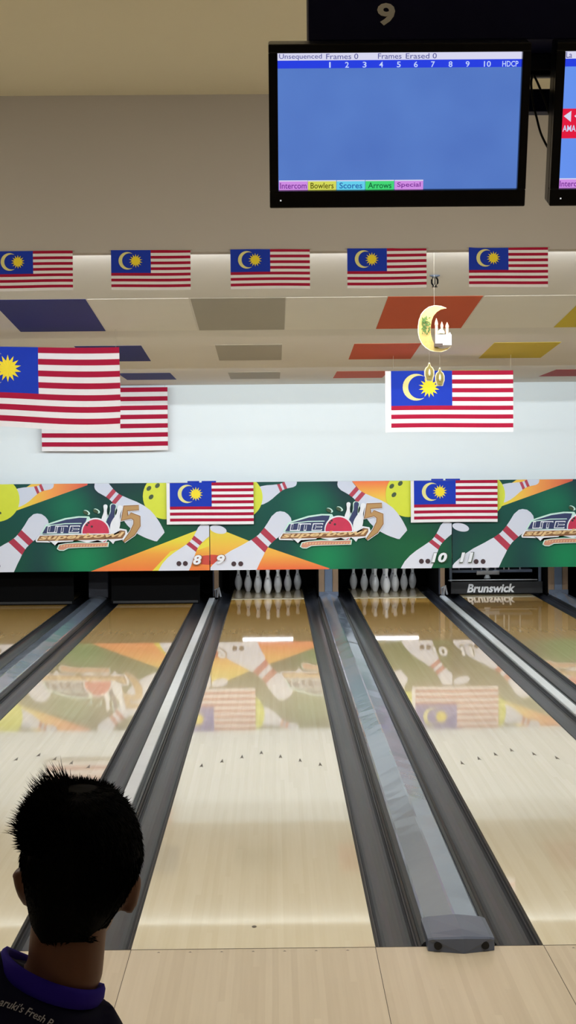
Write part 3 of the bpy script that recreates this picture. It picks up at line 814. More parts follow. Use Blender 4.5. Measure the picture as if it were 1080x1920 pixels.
# ------------------------------------------------------------------ crescent decoration and lanterns
CY = 10.2; k = CY/FPX/9.0       # metres per zoom pixel (9x)
def cz2(zx, zy):                # zoom-of-decoration coordinates to local offsets
    q = at(760+zx/9, 550+zy/9, CY); return q
o0 = cz2(450, 600)
t = thing('crescent_ornament', (o0.x, CY, o0.z), 'gold foil crescent ornament with a white mosque hanging below the sprinkler', 'ornament')
def loc(zx, zy, dy=0): return Vector(((zx-450)*k, dy, -(zy-600)*k))
outer = [(690,258),(600,222),(490,212),(400,235),(320,290),(265,360),(232,450),(215,560),(215,660),(235,760),(285,860),(340,915),(420,965),(520,985),(600,990),(700,955),(760,900)]
inner = [(690,258),(600,275),(530,320),(475,385),(445,460),(432,540),(425,620),(432,700),(450,770),(470,820),(490,860),(520,895),(570,925),(620,935),(670,930),(720,915),(760,900)]
def slab(outl, inn, y0, y1, name, m, parent):
    bm = bmesh.new(); n = len(outl)
    fr = [[bm.verts.new(loc(*q, y)) for q in outl] for y in (y0, y1)]; fi = [[bm.verts.new(loc(*q, y)) for q in inn] for y in (y0, y1)]
    for i in range(n-1):
        for s in (0, 1):
            try: bm.faces.new((fr[s][i], fr[s][i+1], fi[s][i+1], fi[s][i]))
            except ValueError: pass
        bm.faces.new((fr[0][i], fr[0][i+1], fr[1][i+1], fr[1][i])); bm.faces.new((fi[0][i], fi[0][i+1], fi[1][i+1], fi[1][i]))
    bmesh.ops.remove_doubles(bm, verts=bm.verts, dist=1e-5)
    return link(name, bm, m, parent)
slab(outer, inner, -.006, .006, 'crescent', 'gold', t)
bm = bmesh.new()
for k2 in range(60):
    zx, zy = rnd.uniform(280, 410), rnd.uniform(400, 690)
    a = rnd.uniform(0, PI); r = rnd.uniform(18, 34)
    vs = [bm.verts.new(loc(zx+r*math.cos(a+q)*(1 if q in (0, PI) else .45), zy+r*math.sin(a+q)*(1 if q in (0, PI) else .45), -.008-.0003*k2)) for q in (0, PI/2, PI, 3*PI/2)]
    bm.faces.new(vs)
link('leaf_print', bm, 'leaf', t)
bm = bmesh.new(); tube(bm, [loc(*q, -.007) for q in outer], .0022, 6); link('rim', bm, 'goldpale', t)
# mosque
mo = link('mosque', (lambda b: (box(b, *(lambda a, c: (a.x, c.x, -.03, .0, c.z, a.z))(loc(500, 700), loc(770, 880))), b)[1])(bmesh.new()), 'mosque', t)
bm = bmesh.new(); q = loc(480, 850); r = loc(620, 905); box(bm, q.x, r.x, -.034, -.001, r.z, q.z); link('base_block', bm, 'brown', t)
for zx, top, bot, w in ((520, 420, 700, 30), (612, 480, 690, 26), (700, 490, 700, 30), (745, 660, 740, 18)):
    bm = bmesh.new(); a = loc(zx, top); b = loc(zx, bot); w *= k
    lathe(bm, [(w*.8, b.z), (w*.8, a.z+(b.z-a.z)*.45), (w, a.z+(b.z-a.z)*.42), (w*.9, a.z+(b.z-a.z)*.28), (0.0003, a.z)], cx=a.x, cy=-.015, n=12)
    link('minaret', bm, 'pink' if top < 600 else 'mosque', t)
bm = bmesh.new(); a = loc(600, 680)
lathe(bm, [(.02, a.z-.004), (.022, a.z+.006), (.016, a.z+.018), (.004, a.z+.026), (0, a.z+.032)], cx=a.x, cy=-.015, n=16); link('dome', bm, 'goldpale', t, True)
bm = bmesh.new(); a = loc(490, 212); tube(bm, [a, (a.x, 0, ceil_z(CY)-o0.z)], .0005, 5); link('hanging_string', bm, 'cord', t)
for (zx0, zy0, zy1, w, lab) in ((405, 1170, 1480, 85, 'gold paper lantern ornament hanging upper left of its twin in front of the flag'), (582, 1255, 1565, 80, 'gold paper lantern ornament hanging lower right of its twin in front of the flag')):
    o1 = cz2(zx0, zy1)
    t = thing('lantern_ornament', (o1.x, CY, o1.z), lab, 'ornament', 'gold lantern ornaments')
    hh = (zy1-zy0)*k; ww = w*k
    shp = [(-.55, 0), (-.7, .04), (-.75, .12), (-1, .3), (-1, .55), (-.75, .72), (-.35, .80), (-.2, .9), (-.12, 1.0)]
    for s, y, m, nm in ((1.0, .003, 'goldpale', 'back_plate'), (.78, -.004, 'lanternface', 'front_plate')):
        bm = bmesh.new(); pts = [(x*ww*s, hh*.5+(z-.5)*hh*(s if s == 1 else .86)) for x, z in shp]; pts += [(-x, z) for x, z in reversed(pts)]
        f1 = bm.faces.new([bm.verts.new((x, y, z)) for x, z in pts])
        r = bmesh.ops.extrude_face_region(bm, geom=[f1]); bmesh.ops.translate(bm, verts=[v for v in r['geom'] if isinstance(v, bmesh.types.BMVert)], vec=(0, -.006, 0))
        link(nm, bm, m, t)
    bm = bmesh.new(); lathe(bm, [(.004, hh*.28), (.007, hh*.4), (.005, hh*.55), (.0005, hh*.66)], cy=-.013, n=10); link('flame', bm, 'goldpale', t)
    top = cz2(zx0, 975 if zx0 < 500 else 990).z-o1.z
    bm = bmesh.new(); tube(bm, [(0, 0, hh*.98), (0, 0, top)], .0005, 5); link('hanging_string', bm, 'cord', t)

# ------------------------------------------------------------------ overhead console and monitors
Yt, Yb, TW = 4.87, 5.02, .746
def emit(name, rgb, s=1.0, var=0.0):
    m = bpy.data.materials.new(name); m.use_nodes = True; nt = m.node_tree; b = nt.nodes['Principled BSDF']
    b.inputs['Base Color'].default_value = (0.01, 0.01, 0.01, 1); b.inputs['Roughness'].default_value = .35
    b.inputs['Emission Strength'].default_value = s; b.inputs['Emission Color'].default_value = col(*rgb)
    if var:
        tc = nt.nodes.new('ShaderNodeTexCoord'); nz = nt.nodes.new('ShaderNodeTexNoise'); nz.inputs['Scale'].default_value = 4.5
        mx = nt.nodes.new('ShaderNodeMix'); mx.data_type = 'RGBA'; c = col(*rgb)
        mx.inputs[6].default_value = (c[0]*(1-var), c[1]*(1-var*.9), c[2]*(1-var*.5), 1); mx.inputs[7].default_value = (c[0]*(1+var), c[1]*(1+var), c[2]*(1+var*.5), 1)
        nt.links.new(tc.outputs['Object'], nz.inputs[0]); nt.links.new(nz.outputs[0], mx.inputs[0]); nt.links.new(mx.outputs[2], b.inputs['Emission Color'])
    return m
ES = 1.0
MT['s_blue'] = emit('screen_blue', (84,120,196), ES, .26)
MT['s_blue2'] = emit('screen_light_blue', (100,144,236), ES, .12)
MT['s_white'] = emit('screen_white', (216,216,240), ES)
MT['s_royal'] = emit('screen_royal', (36,62,224), ES)
MT['s_txt'] = emit('screen_text_dark', (84,84,150), ES)
MT['s_txtw'] = emit('screen_text_white', (196,214,250), ES)
MT['s_pink'] = emit('screen_pink', (206,140,226), ES)
MT['s_yel'] = emit('screen_yellow', (212,216,90), ES)
MT['s_cyan'] = emit('screen_cyan', (100,206,236), ES)
MT['s_green'] = emit('screen_green', (66,214,118), ES)
MT['s_red'] = emit('screen_red', (226,22,62), ES)
MT['s_tp'] = emit('screen_text_purple', (120,50,150), ES)
MT['s_ty'] = emit('screen_text_olive', (92,88,20), ES)
MT['s_tc'] = emit('screen_text_teal', (40,100,170), ES)
MT['s_tg'] = emit('screen_text_green', (14,104,60), ES)
def tv(x, label, second):
    zt0 = at(503, 83, Yt).z; zb0 = at(503, 391, Yb).z
    tilt = math.atan2(Yb-Yt, zt0-zb0); TH = math.hypot(Yb-Yt, zt0-zb0)
    t = thing('monitor', (x, Yt, zt0), label, 'monitor', 'overhead scoring monitors', rot=(tilt, 0, 0))
    # local: x right, z down from the top edge, screen toward -y
    u = TH/308.0
    fl, fr_, ft, fb = 17/490*TW, 16/490*TW, 17*u, 33*u
    bm = bmesh.new(); box(bm, 0, TW, .03, .10, -TH, 0, bev=.006); link('housing', bm, 'tv', t)
    bm = bmesh.new(); 
    box(bm, 0, TW, 0, .03, -ft, 0, bev=.004); box(bm, 0, TW, 0, .03, -TH, -TH+fb, bev=.004); box(bm, 0, fl, 0, .03, -TH+fb, -ft, bev=.002); box(bm, TW-fr_, TW, 0, .03, -TH+fb, -ft, bev=.002)
    link('bezel', bm, 'tv', t)
    sw, sh = TW-fl-fr_, TH-ft-fb
    scr = bpy.data.objects.new
    A = Art(sw/458.0, None, .0004, .022)
    Hs = sh/(sw/458.0)
    B = 's_blue2' if second else 's_blue'
    def X(px): return px-520
    def Yc(py): return (py-99)/258.0*Hs
    A.rect(0, 0, 458, Hs, B)
    A.rect(0, 0, 458, Yc(113.5), 's_white'); A.rect(0, Yc(113.5), 458, Yc(128), 's_royal')
    tabs = [('Intercom', 521, 576, 's_pink', 's_tp'), ('Bowlers', 576.5, 631, 's_yel', 's_ty'), ('Scores', 632, 686, 's_cyan', 's_tc'), ('Arrows', 687, 742, 's_green', 's_tg'), ('Special', 743, 798, 's_pink', 's_tp')]
    if second: tabs = tabs[:1]
    for w, a, b, m, tm in tabs:
        A.rect(X(a), Yc(338.5), X(b), Yc(357), m)
        A.rect(X(a), Yc(338.5), X(b), Yc(340.5), 's_white')
        pad = 2 if w == 'Intercom' else 5
        A.text(w, X(a)+pad, Yc(343), X(b)-pad, Yc(354.5), tm, 0, .012)
    if not second:
        A.text('Unsequenced', X(523), Yc(101), X(603), Yc(112.5), 's_txt', 0, .004); A.text('Frames 0', X(611), Yc(101), X(671), Yc(111), 's_txt', 0, .004)
        A.text('Frames', X(708), Yc(101), X(752), Yc(111), 's_txt', 0, .004); A.text('Erased 0', X(760), Yc(101), X(818), Yc(111), 's_txt', 0, .004)
        for w, cx in zip(['1','2','3','4','5','6','7','8','9','10'], [618,650,683,714,747,779,811,844,876,913]):
            hw = 1.4 if w == '1' else (6.5 if w == '10' else 3.6)
            A.text(w, X(cx)-hw, Yc(116), X(cx)+hw, Yc(126.5), 's_txtw', 0, .01)
        A.text('HDCP', X(941), Yc(116), X(971), Yc(126.5), 's_txtw', 0, .01)
    else:
        A.text('La', 3, Yc(101), 14, Yc(112), 's_txt', 0, .006)
        A.rect(0, Yc(206), 150, Yc(262), 's_red')
        for q in (4, 24): A.poly([(q, Yc(220)), (q+14, Yc(210)), (q+14, Yc(231))], 's_white')
        A.text('AMA', 3, Yc(237), 28, Yc(249), 's_txtw', 0, .012)
    o = A.link('screen', t); o.location = (fl, 0, -ft)
    bm = newbox(fl+.004, fl+.008, -.001, .004, -TH+fb*.42, -TH+fb*.42+.004); MT.setdefault('led', emit('power_light', (220,220,220), 1)); link('power_light', bm, 'led', t)
    bm = bmesh.new(); box(bm, TW*.35, TW*.65, .10, .14, -TH*.62, -TH*.30, bev=.004); link('mount_bracket', bm, 'rail', t)
    return t, zt0, zb0
xt1 = at(503, 83, Yt).x; xt2 = at(1045, 85, Yt).x
t1, zt0, zb0 = tv(xt1, 'black wall monitor with mostly blue score screen under number 9', False)
tv(xt2, 'black monitor with red box on its screen, cut by the right edge', True)
xc = (xt1+TW+xt2)/2; xp0 = at(578, 40, 4.98).x; PW = 2*(xc-xp0); z82 = at(800, 78, 4.98).z
t = thing('overhead_console', (xc, 4.98, z82), 'dark navy overhead fascia with grey number 9 above the monitors', 'overhead console')
link('fascia', newbox(-PW/2, PW/2, 0, .22, 0.004, .46, bev=.004), 'fascia', t)
A = Art(1.0, None, .001, -.001); p0 = at(707, 6, 4.98); p1 = at(741, 48, 4.98)
A.text('9', p0.x-xc, -(p0.z-z82), p1.x-xc, -(p1.z-z82), 'grey9', 0, .035); tag(A.link('number', t), 'grey number 9')
q = lambda py: at(1010, py, 5.16).z-z82
link('lower_box', newbox(-PW/2+.18, PW/2-.18, .17, .28, q(134), .003, bev=.004), 'rail', t)
link('upper_rail', newbox(-PW/2+.05, PW/2-.05, .17, .20, q(142), q(134)-.001, bev=.002), 'black', t)
link('lower_rail', newbox(-PW/2+.05, PW/2-.05, .19, .25, q(208), q(165), bev=.004), 'fascia', t)
for x in (-PW/2+.25, PW/2-.25): link('upright', newbox(x-.025, x+.025, .201, .24, q(164.5), q(134.5)), 'black', t)
for x in (-PW/2+.2, PW/2-.2):
    bm = bmesh.new(); tube(bm, [(x, .1, .455), (x, .1, zt-z82)], .02, 12); link('hanging_rod', bm, 'rail', t)
# cables
def cable(pts, label):
    P = [at(x, y, Y) for x, y, Y in pts]; out = []
    for i in range(len(P)-1):
        p0, p1, p2, p3 = P[max(i-1, 0)], P[i], P[i+1], P[min(i+2, len(P)-1)]
        for s in range(8):
            u = s/8; out.append(.5*((2*p1)+(p2-p0)*u+(2*p0-5*p1+4*p2-p3)*u*u+(3*p1-p0-3*p2+p3)*u*u*u))
    out.append(P[-1]); bm = bmesh.new(); tube(bm, out, .0035, 8)
    tag(link('cable', bm, 'cable', None, True), label, 'cable', 'cables behind the monitors')
cable([(999, 138, 5.14), (996, 158, 5.14), (1000, 195, 5.14), (1006, 220, 5.13), (1016, 255, 5.12), (1036, 288, 5.11), (1062, 300, 5.12)], 'longer black cable sagging down between the two monitors')
cable([(1000, 139, 5.13), (1010, 160, 5.12), (1022, 190, 5.12), (1034, 222, 5.11), (1052, 240, 5.12)], 'shorter black cable between the two monitors, ending behind the right one')

# ------------------------------------------------------------------ person
def remesh(bm, voxel, name, m, parent, smooth_it=6, fac=.5):
    me = bpy.data.meshes.new('tmp'); bmesh.ops.recalc_face_normals(bm, faces=bm.faces); bm.to_mesh(me); bm.free()
    o = bpy.data.objects.new('tmp', me); C.objects.link(o)
    r = o.modifiers.new('r', 'REMESH'); r.mode = 'VOXEL'; r.voxel_size = voxel; r.use_smooth_shade = True
    s = o.modifiers.new('s', 'SMOOTH'); s.iterations = smooth_it; s.factor = fac
    dg = bpy.context.evaluated_depsgraph_get(); dg.update()
    nm = bpy.data.meshes.new_from_object(o.evaluated_get(dg)); nm.name = name
    bpy.data.objects.remove(o); bpy.data.meshes.remove(me)
    nm.materials.clear(); nm.materials.append(MT[m])
    for p in nm.polygons: p.use_smooth = True
    n = bpy.data.objects.new(name, nm); C.objects.link(n)
    if parent: n.parent = parent
    return n
HY = 2.42
hc = at(153, 1600, HY); hx = hc.x
def hz(py): return at(150, py, HY).z
def hX(px, py): return at(px, py, HY).x
NB = at(104, 1838, HY-.075); NB.y = HY-.01                   # base of the neck
HIP = Vector((NB.x-.16, HY-.02, .95))
root = bpy.data.objects.new('person', None); C.objects.link(root); root.location = (HIP.x, HIP.y, 0)
tag(root, 'person with short spiky black hair in a navy shirt with blue collar, facing the lanes', 'person')
org = Vector(root.location)
def V(x, y, z): return Vector((x, y, z))
bm = bmesh.new()
ztop = hz(1475)-.010
# head rings: z, cx shift, cy, half x, half y
head = [(0, .006, .02, .024), (-.012, .000, .046, .055), (-.035, 0, .066, .082), (-.065, 0, .0755, .094), (-.095, .002, .0775, .098), (-.125, .006, .076, .095), (-.155, .014, .0685, .087), (-.180, .027, .058, .073), (-.205, .043, .048, .056), (-.222, .060, .034, .034)]
loft(bm, [(V(hx-.013*max(0, min(1, (-z-.11)/.07)), HY+cy, ztop+z)-org, V(a, 0, 0), V(0, b, 0)) for z, cy, a, b in head])
# nose, brow, lips, chin
loft(bm, [(V(hx, HY+.098, ztop-.10)-org, V(.008, 0, 0), V(0, .008, 0)), (V(hx, HY+.108, ztop-.125)-org, V(.012, 0, 0), V(0, .012, 0)), (V(hx, HY+.112, ztop-.142)-org, V(.018, 0, 0), V(0, .012, 0)), (V(hx, HY+.100, ztop-.150)-org, V(.012, 0, 0), V(0, .008, 0))], 12)
tube(bm, [V(hx-.022, HY+.094, ztop-.173)-org, V(hx, HY+.101, ztop-.170)-org, V(hx+.022, HY+.094, ztop-.173)-org], [.004, .007, .004], 8)
tube(bm, [V(hx-.05, HY+.082, ztop-.088)-org, V(hx, HY+.097, ztop-.09)-org, V(hx+.05, HY+.082, ztop-.088)-org], .007, 8)
# ears
for s in (-1, 1):
    ex = hX(45, 1665) if s < 0 else hX(243, 1680); ez = hz(1664) if s < 0 else hz(1680)
    loft(bm, [(V(ex+s*.002, HY+.012, ez+.031)-org, V(.007, 0, .002), V(0, .009, 0)), (V(ex+s*.007, HY+.004, ez+.022)-org, V(.010, -.006, 0), V(.004, .017, 0)), (V(ex+s*.004, HY+.006, ez)-org, V(.010, -.006, 0), V(.004, .016, 0)), (V(ex, HY+.012, ez-.02)-org, V(.009, -.003, 0), V(.002, .011, 0)), (V(ex-s*.003, HY+.014, ez-.03)-org, V(.006, 0, 0), V(0, .007, 0))], 14)
    tube(bm, [V(ex+s*.002, HY+.012, ez)-org, V(hx+s*.06, HY+.02, ez)-org], [.018, .02], 10)
# neck
n0 = V((hX(62, 1740)+hX(203, 1740))/2, HY-.012, hz(1720)); n1 = V((hX(52, 1800)+hX(196, 1830))/2, HY-.014, hz(1812)); n2 = NB+V(-.022, -.004, -.045)
loft(bm, [(n0+V(.004, .01, .06)-org, V(.055, 0, 0), V(0, .062, 0)), (n0-org, V(.0535, 0, -.004), V(0, .060, 0)), (n1-org, V(.053, 0, -.012), V(0, .058, 0)), (n2-org, V(.054, 0, -.02), V(0, .056, 0))], 28)
# torso
spine = (NB-HIP).normalized(); sid = V(.90, .12, -.436).normalized()
def lp(a, b, t): return a+(b-a)*t
RS = NB+V(.078, .06, -.245); LS = NB+V(-.185, -.03, -.028)
def torso(bm, grow, top=True):
    fw = V(0, 1, 0)
    sl = [(HIP+V(0, 0, -.10), .155, .105, V(1, 0, 0)), (HIP, .165, .115, V(1, 0, -.1)), (lp(HIP, NB, .35), .145, .10, V(.96, 0, -.28)), (lp(HIP, NB, .65), .165, .115, V(.92, .06, -.38)), (lp(HIP, NB, .82)+V(-.02, 0, 0), .15, .105, sid), (lp(HIP, NB, .93)+V(-.02, 0, -.01), .098, .082, sid), (NB+V(-.012, 0, -.028), .069, .066, sid)]
    loft(bm, [(c-org, d.normalized()*(a+grow), fw*(b+grow)) for c, a, b, d in sl], 32)
    for sh, s in ((RS, 1), (LS, -1)):
        tube(bm, [NB+V(-.01+s*.02, -.005, -.092)-org, lp(NB, sh, .6)+V(0, 0, -.025 if s > 0 else -.02)-org, sh-org], [.058+grow, .054+grow, .056+grow], 16)
torso(bm, 0)
# arms, hands
REL, RWR = RS+V(.05, .03, -.27), RS+V(.05, .13, -.50)
LEL, LWR = LS+V(-.08, .0, -.27), LS+V(-.07, .10, -.51)
for sh, el, wr, s in ((RS, REL, RWR, 1), (LS, LEL, LWR, -1)):
    tube(bm, [sh-org, lp(sh, el, .5)-org, el-org, lp(el, wr, .35)-org, wr-org], [.056, .047, .038, .041, .026], 14)
    d = (wr-el).normalized(); side = V(s, 0, 0); nrm = d.cross(side).normalized(); acr = V(0, 1, 0)-d*d.y; acr.normalize(); pal = d.cross(acr).normalized()
    pc = wr+d*.045
    loft(bm, [(wr-org, acr*.024, pal*.018), (wr+d*.03-org, acr*.036, pal*.016), (wr+d*.075-org, acr*.041, pal*.014), (wr+d*.092-org, acr*.038, pal*.010)], 16)
    for f, (o_, L_) in enumerate(((.030, .072), (.011, .080), (-.009, .074), (-.028, .058))):
        b = wr+d*.085+acr*o_; cu = -pal*s
        tube(bm, [b-org, b+d*L_*.4+cu*.006-org, b+d*L_*.75+cu*.02-org, b+d*L_*.95+cu*.04-org], [.0092, .0085, .0078, .006], 8)
    b = wr+d*.03+acr*.026
    tube(bm, [b-org, b+d*.025+acr*.022-org, b+d*.055+acr*.03-pal*s*.008-org, b+d*.075+acr*.03-pal*s*.018-org], [.012, .0105, .0095, .007], 8)
# legs
legs = []
for s in (-1, 1):
    hp = HIP+V(s*.09, 0, -.06); kn = V(HIP.x+s*.10, HY+.03, .50); an = V(HIP.x+s*.11, HY-.01, .085)
    legs.append((hp, kn, an))
    tube(bm, [hp-org, lp(hp, kn, .4)-org, kn-org, lp(kn, an, .3)-org, an-org], [.088, .078, .054, .055, .036], 16)
    loft(bm, [(V(an.x, an.y-.06, .045)-org, V(.022, 0, 0), V(0, 0, .022)), (V(an.x, an.y, .05)-org, V(.034, 0, 0), V(0, 0, .03)), (V(an.x, an.y+.10, .04)-org, V(.042, 0, 0), V(0, 0, .022)), (V(an.x, an.y+.17, .033)-org, V(.03, 0, 0), V(0, 0, .014))], 14)
body = remesh(bm, .0065, 'body', 'skin', root, 4)
for s in (-1, 1):
    bm = bmesh.new(); bmesh.ops.create_icosphere(bm, subdivisions=3, radius=.012); bmesh.ops.translate(bm, verts=bm.verts, vec=V(hx+s*.031, HY+.084, ztop-.108)-org)
    link('eye', bm, 'eye', body, True)
# shirt
bm = bmesh.new(); torso(bm, .014)
for sh, el in ((RS, REL), (LS, LEL)): tube(bm, [sh-org, lp(sh, el, .4)-org, lp(sh, el, .8)-org], [.070, .066, .066], 16)
shirt = remesh(bm, .008, 'shirt', 'shirt', root, 8)
# collar: band following the neckline
CYB = HY-.075
ca, cb_ = at(12, 1797, HY-.03), at(190, 1866, HY-.03)
cdir = V(cb_.x, 0, cb_.z)-V(ca.x, 0, ca.z); clen = cdir.length; cdir.normalize()
cm = at(100, 1836, CYB); cc = V((ca.x+cb_.x)/2, HY-.008, cm.z)
cup = V(-cdir.z, 0, cdir.x)
bm = bmesh.new(); n = 48; rr = clen/2
prf = [(1.0, -.027), (1.07, -.024), (1.10, -.015), (1.06, -.002), (1.0, .004), (.94, .0), (.93, -.012), (.95, -.025)]
rg = []
for i in range(n):
    a = 2*PI*i/n; row = []
    for r_, z_ in prf:
        droop = -.026*max(0, math.sin(a))
        row.append(bm.verts.new(cc+cdir*(rr*r_*1.03*math.cos(a))+V(0, 1, 0)*(.074*r_*math.sin(a))+cup*(z_+droop-.004)-org))
    rg.append(row)
for i in range(n):
    for j in range(len(prf)): bm.faces.new((rg[i][j], rg[i][(j+1) % len(prf)], rg[(i+1) % n][(j+1) % len(prf)], rg[(i+1) % n][j]))
tag(link('collar', bm, 'collar', shirt, True), 'royal blue collar')
# lettering across the upper back, laid on the shirt surface
bpy.context.view_layer.update()
from mathutils.bvhtree import BVHTree
bvh = BVHTree.FromPolygons([v.co for v in shirt.data.vertices], [p.vertices for p in shirt.data.polygons])
def back_print(txt, px0, py0, px1, py1, hpx, shear, arc):
    vs, fs = text_polys(txt, shear, .01)
    ax0 = min(v[0] for v in vs); ax1 = max(v[0] for v in vs); ay1 = max(v[1] for v in vs)
    bm = bmesh.new(); bv = []; A0 = at(px0, py0, HY-.1); A1 = at(px1, py1, HY-.1); ex = (A1-A0); Lx = ex.length; ex.normalize(); ez = V(-ex.z, 0, ex.x); hh = hpx*2.3/FPX
    for v in vs:
        u = (v[0]-ax0)/(ax1-ax0); w = v[1]/ay1
        p = A0+ex*(u*Lx)+ez*(w*hh+arc*4*u*(1-u))-org
        h_ = bvh.ray_cast(V(p.x, -1, p.z), V(0, 1, 0))
        bv.append(bm.verts.new(V(p.x, h_[0].y-.0025, p.z) if h_[0] else V(p.x, p.y, p.z)))
    for f in fs:
        try: bm.faces.new([bv[k] for k in f])
        except ValueError: pass
    return link('back_lettering', bm, 'shirttext', shirt)
tag(back_print("aruki's Fresh P", -2, 1882, 96, 1926, 13, .25, .004), 'small white lettering')
# trousers and shoes
bm = bmesh.new()
loft(bm, [(HIP+V(0, 0, .03)-org, V(.178, 0, 0), V(0, .128, 0)), (HIP+V(0, 0, -.06)-org, V(.18, 0, 0), V(0, .13, 0)), (HIP+V(0, 0, -.14)-org, V(.165, 0, 0), V(0, .115, 0))], 24)
for hp, kn, an in legs: tube(bm, [hp-org, lp(hp, kn, .4)-org, kn-org, lp(kn, an, .4)-org, an+V(0, 0, .01)-org], [.102, .092, .074, .07, .062], 16)
remesh(bm, .010, 'trousers', 'trouser', root, 6)
for hp, kn, an in legs:
    bm = bmesh.new()
    loft(bm, [(V(an.x, an.y-.085, .045)-org, V(.018, 0, 0), V(0, 0, .02)), (V(an.x, an.y-.06, .06)-org, V(.036, 0, 0), V(0, 0, .044)), (V(an.x, an.y, .062)-org, V(.044, 0, 0), V(0, 0, .045)), (V(an.x, an.y+.09, .052)-org, V(.052, 0, 0), V(0, 0, .036)), (V(an.x, an.y+.17, .042)-org, V(.046, 0, 0), V(0, 0, .026)), (V(an.x, an.y+.2, .036)-org, V(.02, 0, 0), V(0, 0, .014))], 18)
    sh = link('shoe', bm, 'shoe', root, True)
    bm = bmesh.new(); q = [(0, -.09), (.035, -.075), (.044, 0), (.053, .09), (.044, .18), (.0, .212), (-.044, .18), (-.053, .09), (-.044, 0), (-.035, -.075)]
    f = bm.faces.new([bm.verts.new(V(an.x+x, an.y+y, .001)-org) for x, y in q]); r = bmesh.ops.extrude_face_region(bm, geom=[f]); bmesh.ops.translate(bm, verts=[v for v in r['geom'] if isinstance(v, bmesh.types.BMVert)], vec=(0, 0, .02))
    link('sole', bm, 'sole', sh)
# hair: cap plus strands; rings taken from the outline of the head
cap = [(1479, 150, 32), (1486, 150, 58), (1500, 149, 78), (1525, 150, 97), (1560, 152, 110), (1600, 154, 116), (1640, 152, 110), (1680, 145, 98), (1715, 137, 83), (1745, 131, 70), (1763, 129, 60)]
hp_y = [.03, .058, .078, .094, .104, .108, .104, .098, .088, .078, .072]
cy_ = [.006, .002, 0, 0, 0, 0, -.002, -.002, -.004, -.006, -.010]
n = 64; bm = bmesh.new(); rings = []
for (py, px, hw), b, cy in zip(cap, hp_y, cy_):
    c = V(hX(px, py), HY+cy, hz(py)); a = (hw-2.5)*HY/FPX
    tl = max(0.0, min(1.0, (py-1620)/80))
    rings.append([(c+V(a*math.cos(2*PI*i/n), b*math.sin(2*PI*i/n), -tl*b*math.sin(2*PI*i/n)*(py-846)/FPX), c) for i in range(n)])
def keep(p):
    f = p.y-HY
    lim = .085 if p.z > hz(1530) else (.085 if p.z > hz(1560) else (.045 if p.z > hz(1630) else .004 if p.z > hz(1690) else -.012))
    return f <= lim
bvs = [[bm.verts.new(p-org) for p, c in r] for r in rings]
tp = bm.verts.new(V(hX(150, 1476), HY+.006, hz(1476))-org)
for i in range(n): bm.faces.new((tp, bvs[0][i], bvs[0][(i+1) % n]))
for k_ in range(len(rings)-1):
    for i in range(n):
        if all(keep(rings[a][b][0]) for a, b in ((k_, i), (k_, (i+1) % n), (k_+1, i), (k_+1, (i+1) % n))):
            bm.faces.new((bvs[k_][i], bvs[k_][(i+1) % n], bvs[k_+1][(i+1) % n], bvs[k_+1][i]))
for v in [v for v in bm.verts if not v.link_faces]: bm.verts.remove(v)
# strands
rs = random.Random(3)
def strand(p, d, L, r):
    d = d.normalized(); a = d.cross(V(.3, .5, .8)).normalized(); b = d.cross(a)
    bend = V(rs.uniform(-.3, .3), rs.uniform(-.3, .3), rs.uniform(-.45, .1))
    base = [bm.verts.new(p+(a*math.cos(q)+b*math.sin(q))*r) for q in (0, 2.1, 4.2)]
    mid = [bm.verts.new(p+d*L*.55+bend*L*.12+(a*math.cos(q)+b*math.sin(q))*r*.7) for q in (0, 2.1, 4.2)]
    tip = bm.verts.new(p+d*L+bend*L*.4)
    for i in range(3):
        j = (i+1) % 3; bm.faces.new((base[i], base[j], mid[j], mid[i])); bm.faces.new((mid[i], mid[j], tip))
for _ in range(15000):
    k_ = rs.choices(range(len(rings)-1), weights=[5, 7, 7, 8, 8, 8, 7, 6, 4, 2])[0]; t_ = rs.random(); i = rs.random()*n
    i0 = int(i) % n; i1 = (i0+1) % n
    p = rings[k_][i0][0].lerp(rings[k_+1][i0][0], t_).lerp(rings[k_][i1][0].lerp(rings[k_+1][i1][0], t_), i-int(i))
    if not keep(p): continue
    c = V(hX(150, 1600), HY, hz(1590)); nrm = V((p.x-c.x)/.088**2, (p.y-c.y)/.108**2, (p.z-c.z)/.095**2).normalized()
    up = max(0, nrm.z); left = max(0, -nrm.x); front = max(0, nrm.y+.1)
    sp = max(0.0, min(1.0, (p.z-hz(1600))/.05))
    lt = max(0, min(1, (left*1.5+front*.6)))*sp
    L = (.013+.012*lt)*rs.uniform(.6, 1.2)
    flat = V(.25*(1 if nrm.x > 0 else -1), -.35, -1.0) if lt < .25 else V(-.3*left, .3*front, .5*left)
    if lt < .25: flat = (flat-nrm*flat.dot(nrm)).normalized()
    d = nrm*(.26 if lt < .25 else 1.0)+flat*(1.0 if lt < .25 else sp)+V(rs.uniform(-.3, .3), rs.uniform(-.3, .3), rs.uniform(-.25, .25))*(.5 if lt < .25 else 1)
    strand(p-nrm*(.0005 if lt < .25 else .004)-org, d, L, .0011)
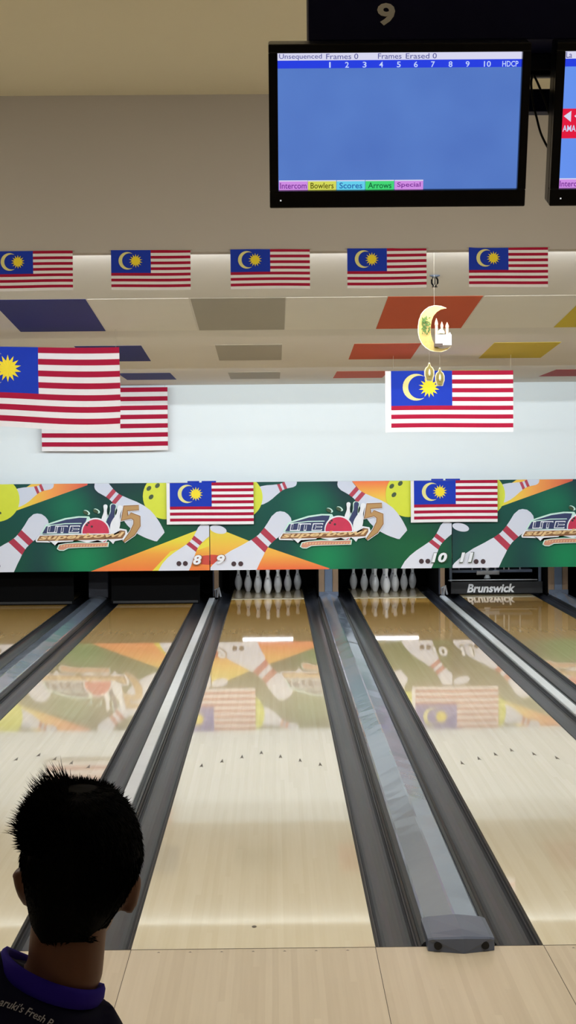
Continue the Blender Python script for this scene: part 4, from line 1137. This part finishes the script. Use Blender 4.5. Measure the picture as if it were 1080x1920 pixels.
for _ in range(420):        # loose tuft on the upper left
    a = rs.choice((1.85, 2.0, 2.12, 2.3, 2.5, 2.7, 2.85))+rs.uniform(-.09, .09); rad = V(math.cos(a), 0, math.sin(a))
    ring_a = .088; p = V(hX(150, 1600)+math.cos(a)*.080, HY+rs.uniform(-.03, .07), hz(1592)+math.sin(a)*.088)
    strand(p-org, rad+V(rs.uniform(-.35, .15), rs.uniform(-.2, .3), rs.uniform(.0, .5)), rs.uniform(.018, .034)*(1.35 if 1.9 < a < 2.3 else 1), .0009)
tag(link('hair', bm, 'hair', body), 'short black hair, spiky at the upper left')

# ------------------------------------------------------------------ lights
def area(name, loc, rot, sx, sy, power, color=(1, 1, 1), spread=PI):
    l = bpy.data.lights.new(name, 'AREA'); l.shape = 'RECTANGLE'; l.size = sx; l.size_y = sy; l.energy = power; l.color = color; l.spread = spread
    o = bpy.data.objects.new(name, l); C.objects.link(o); o.location = loc; o.rotation_euler = rot; return o
# strip lamps in the pockets behind each ceiling edge, aimed towards the pins
for (y, z), pw, cl in zip(LAMP, (160, 285, 215), ((.97, .98, 1), (.93, .97, 1), (.84, .94, 1))):
    area('cove_lamp', (0.3, y, z-.082), (math.radians(86), 0, 0), 11, .035, pw, cl)
# ceiling lamps over the approach
for x in (-3.6, 0.8, 5.2):
    area('approach_lamp', (x, 6.4, zt-.06), (math.radians(8), 0, 0), .6, 1.6, 85, (1, .96, .89))
    area('added_ceiling_fill', (x, 5.7, zt-.36), (math.radians(180+14), 0, 0), .6, 1.2, 9, (1, .96, .88))  # added fill aimed upward to brighten the upper ceiling, no fixture there
# added dim fill behind the camera, for the person's back and the fascia
for x in (-2.5, 2.5):
    area('added_back_fill', (x, -1.2, zt-.03), (0, 0, 0), .6, .6, 6, (.9, .94, 1))
w = bpy.data.worlds.new('world'); bpy.context.scene.world = w; w.use_nodes = True
w.node_tree.nodes['Background'].inputs[0].default_value = (.9, .95, 1, 1); w.node_tree.nodes['Background'].inputs[1].default_value = .03
sc = bpy.context.scene
sc.view_settings.view_transform = 'Standard'; sc.view_settings.look = 'None'; sc.view_settings.gamma = 1; sc.view_settings.exposure = 0.0
sc.cycles.max_bounces = 8; sc.cycles.use_denoising = True
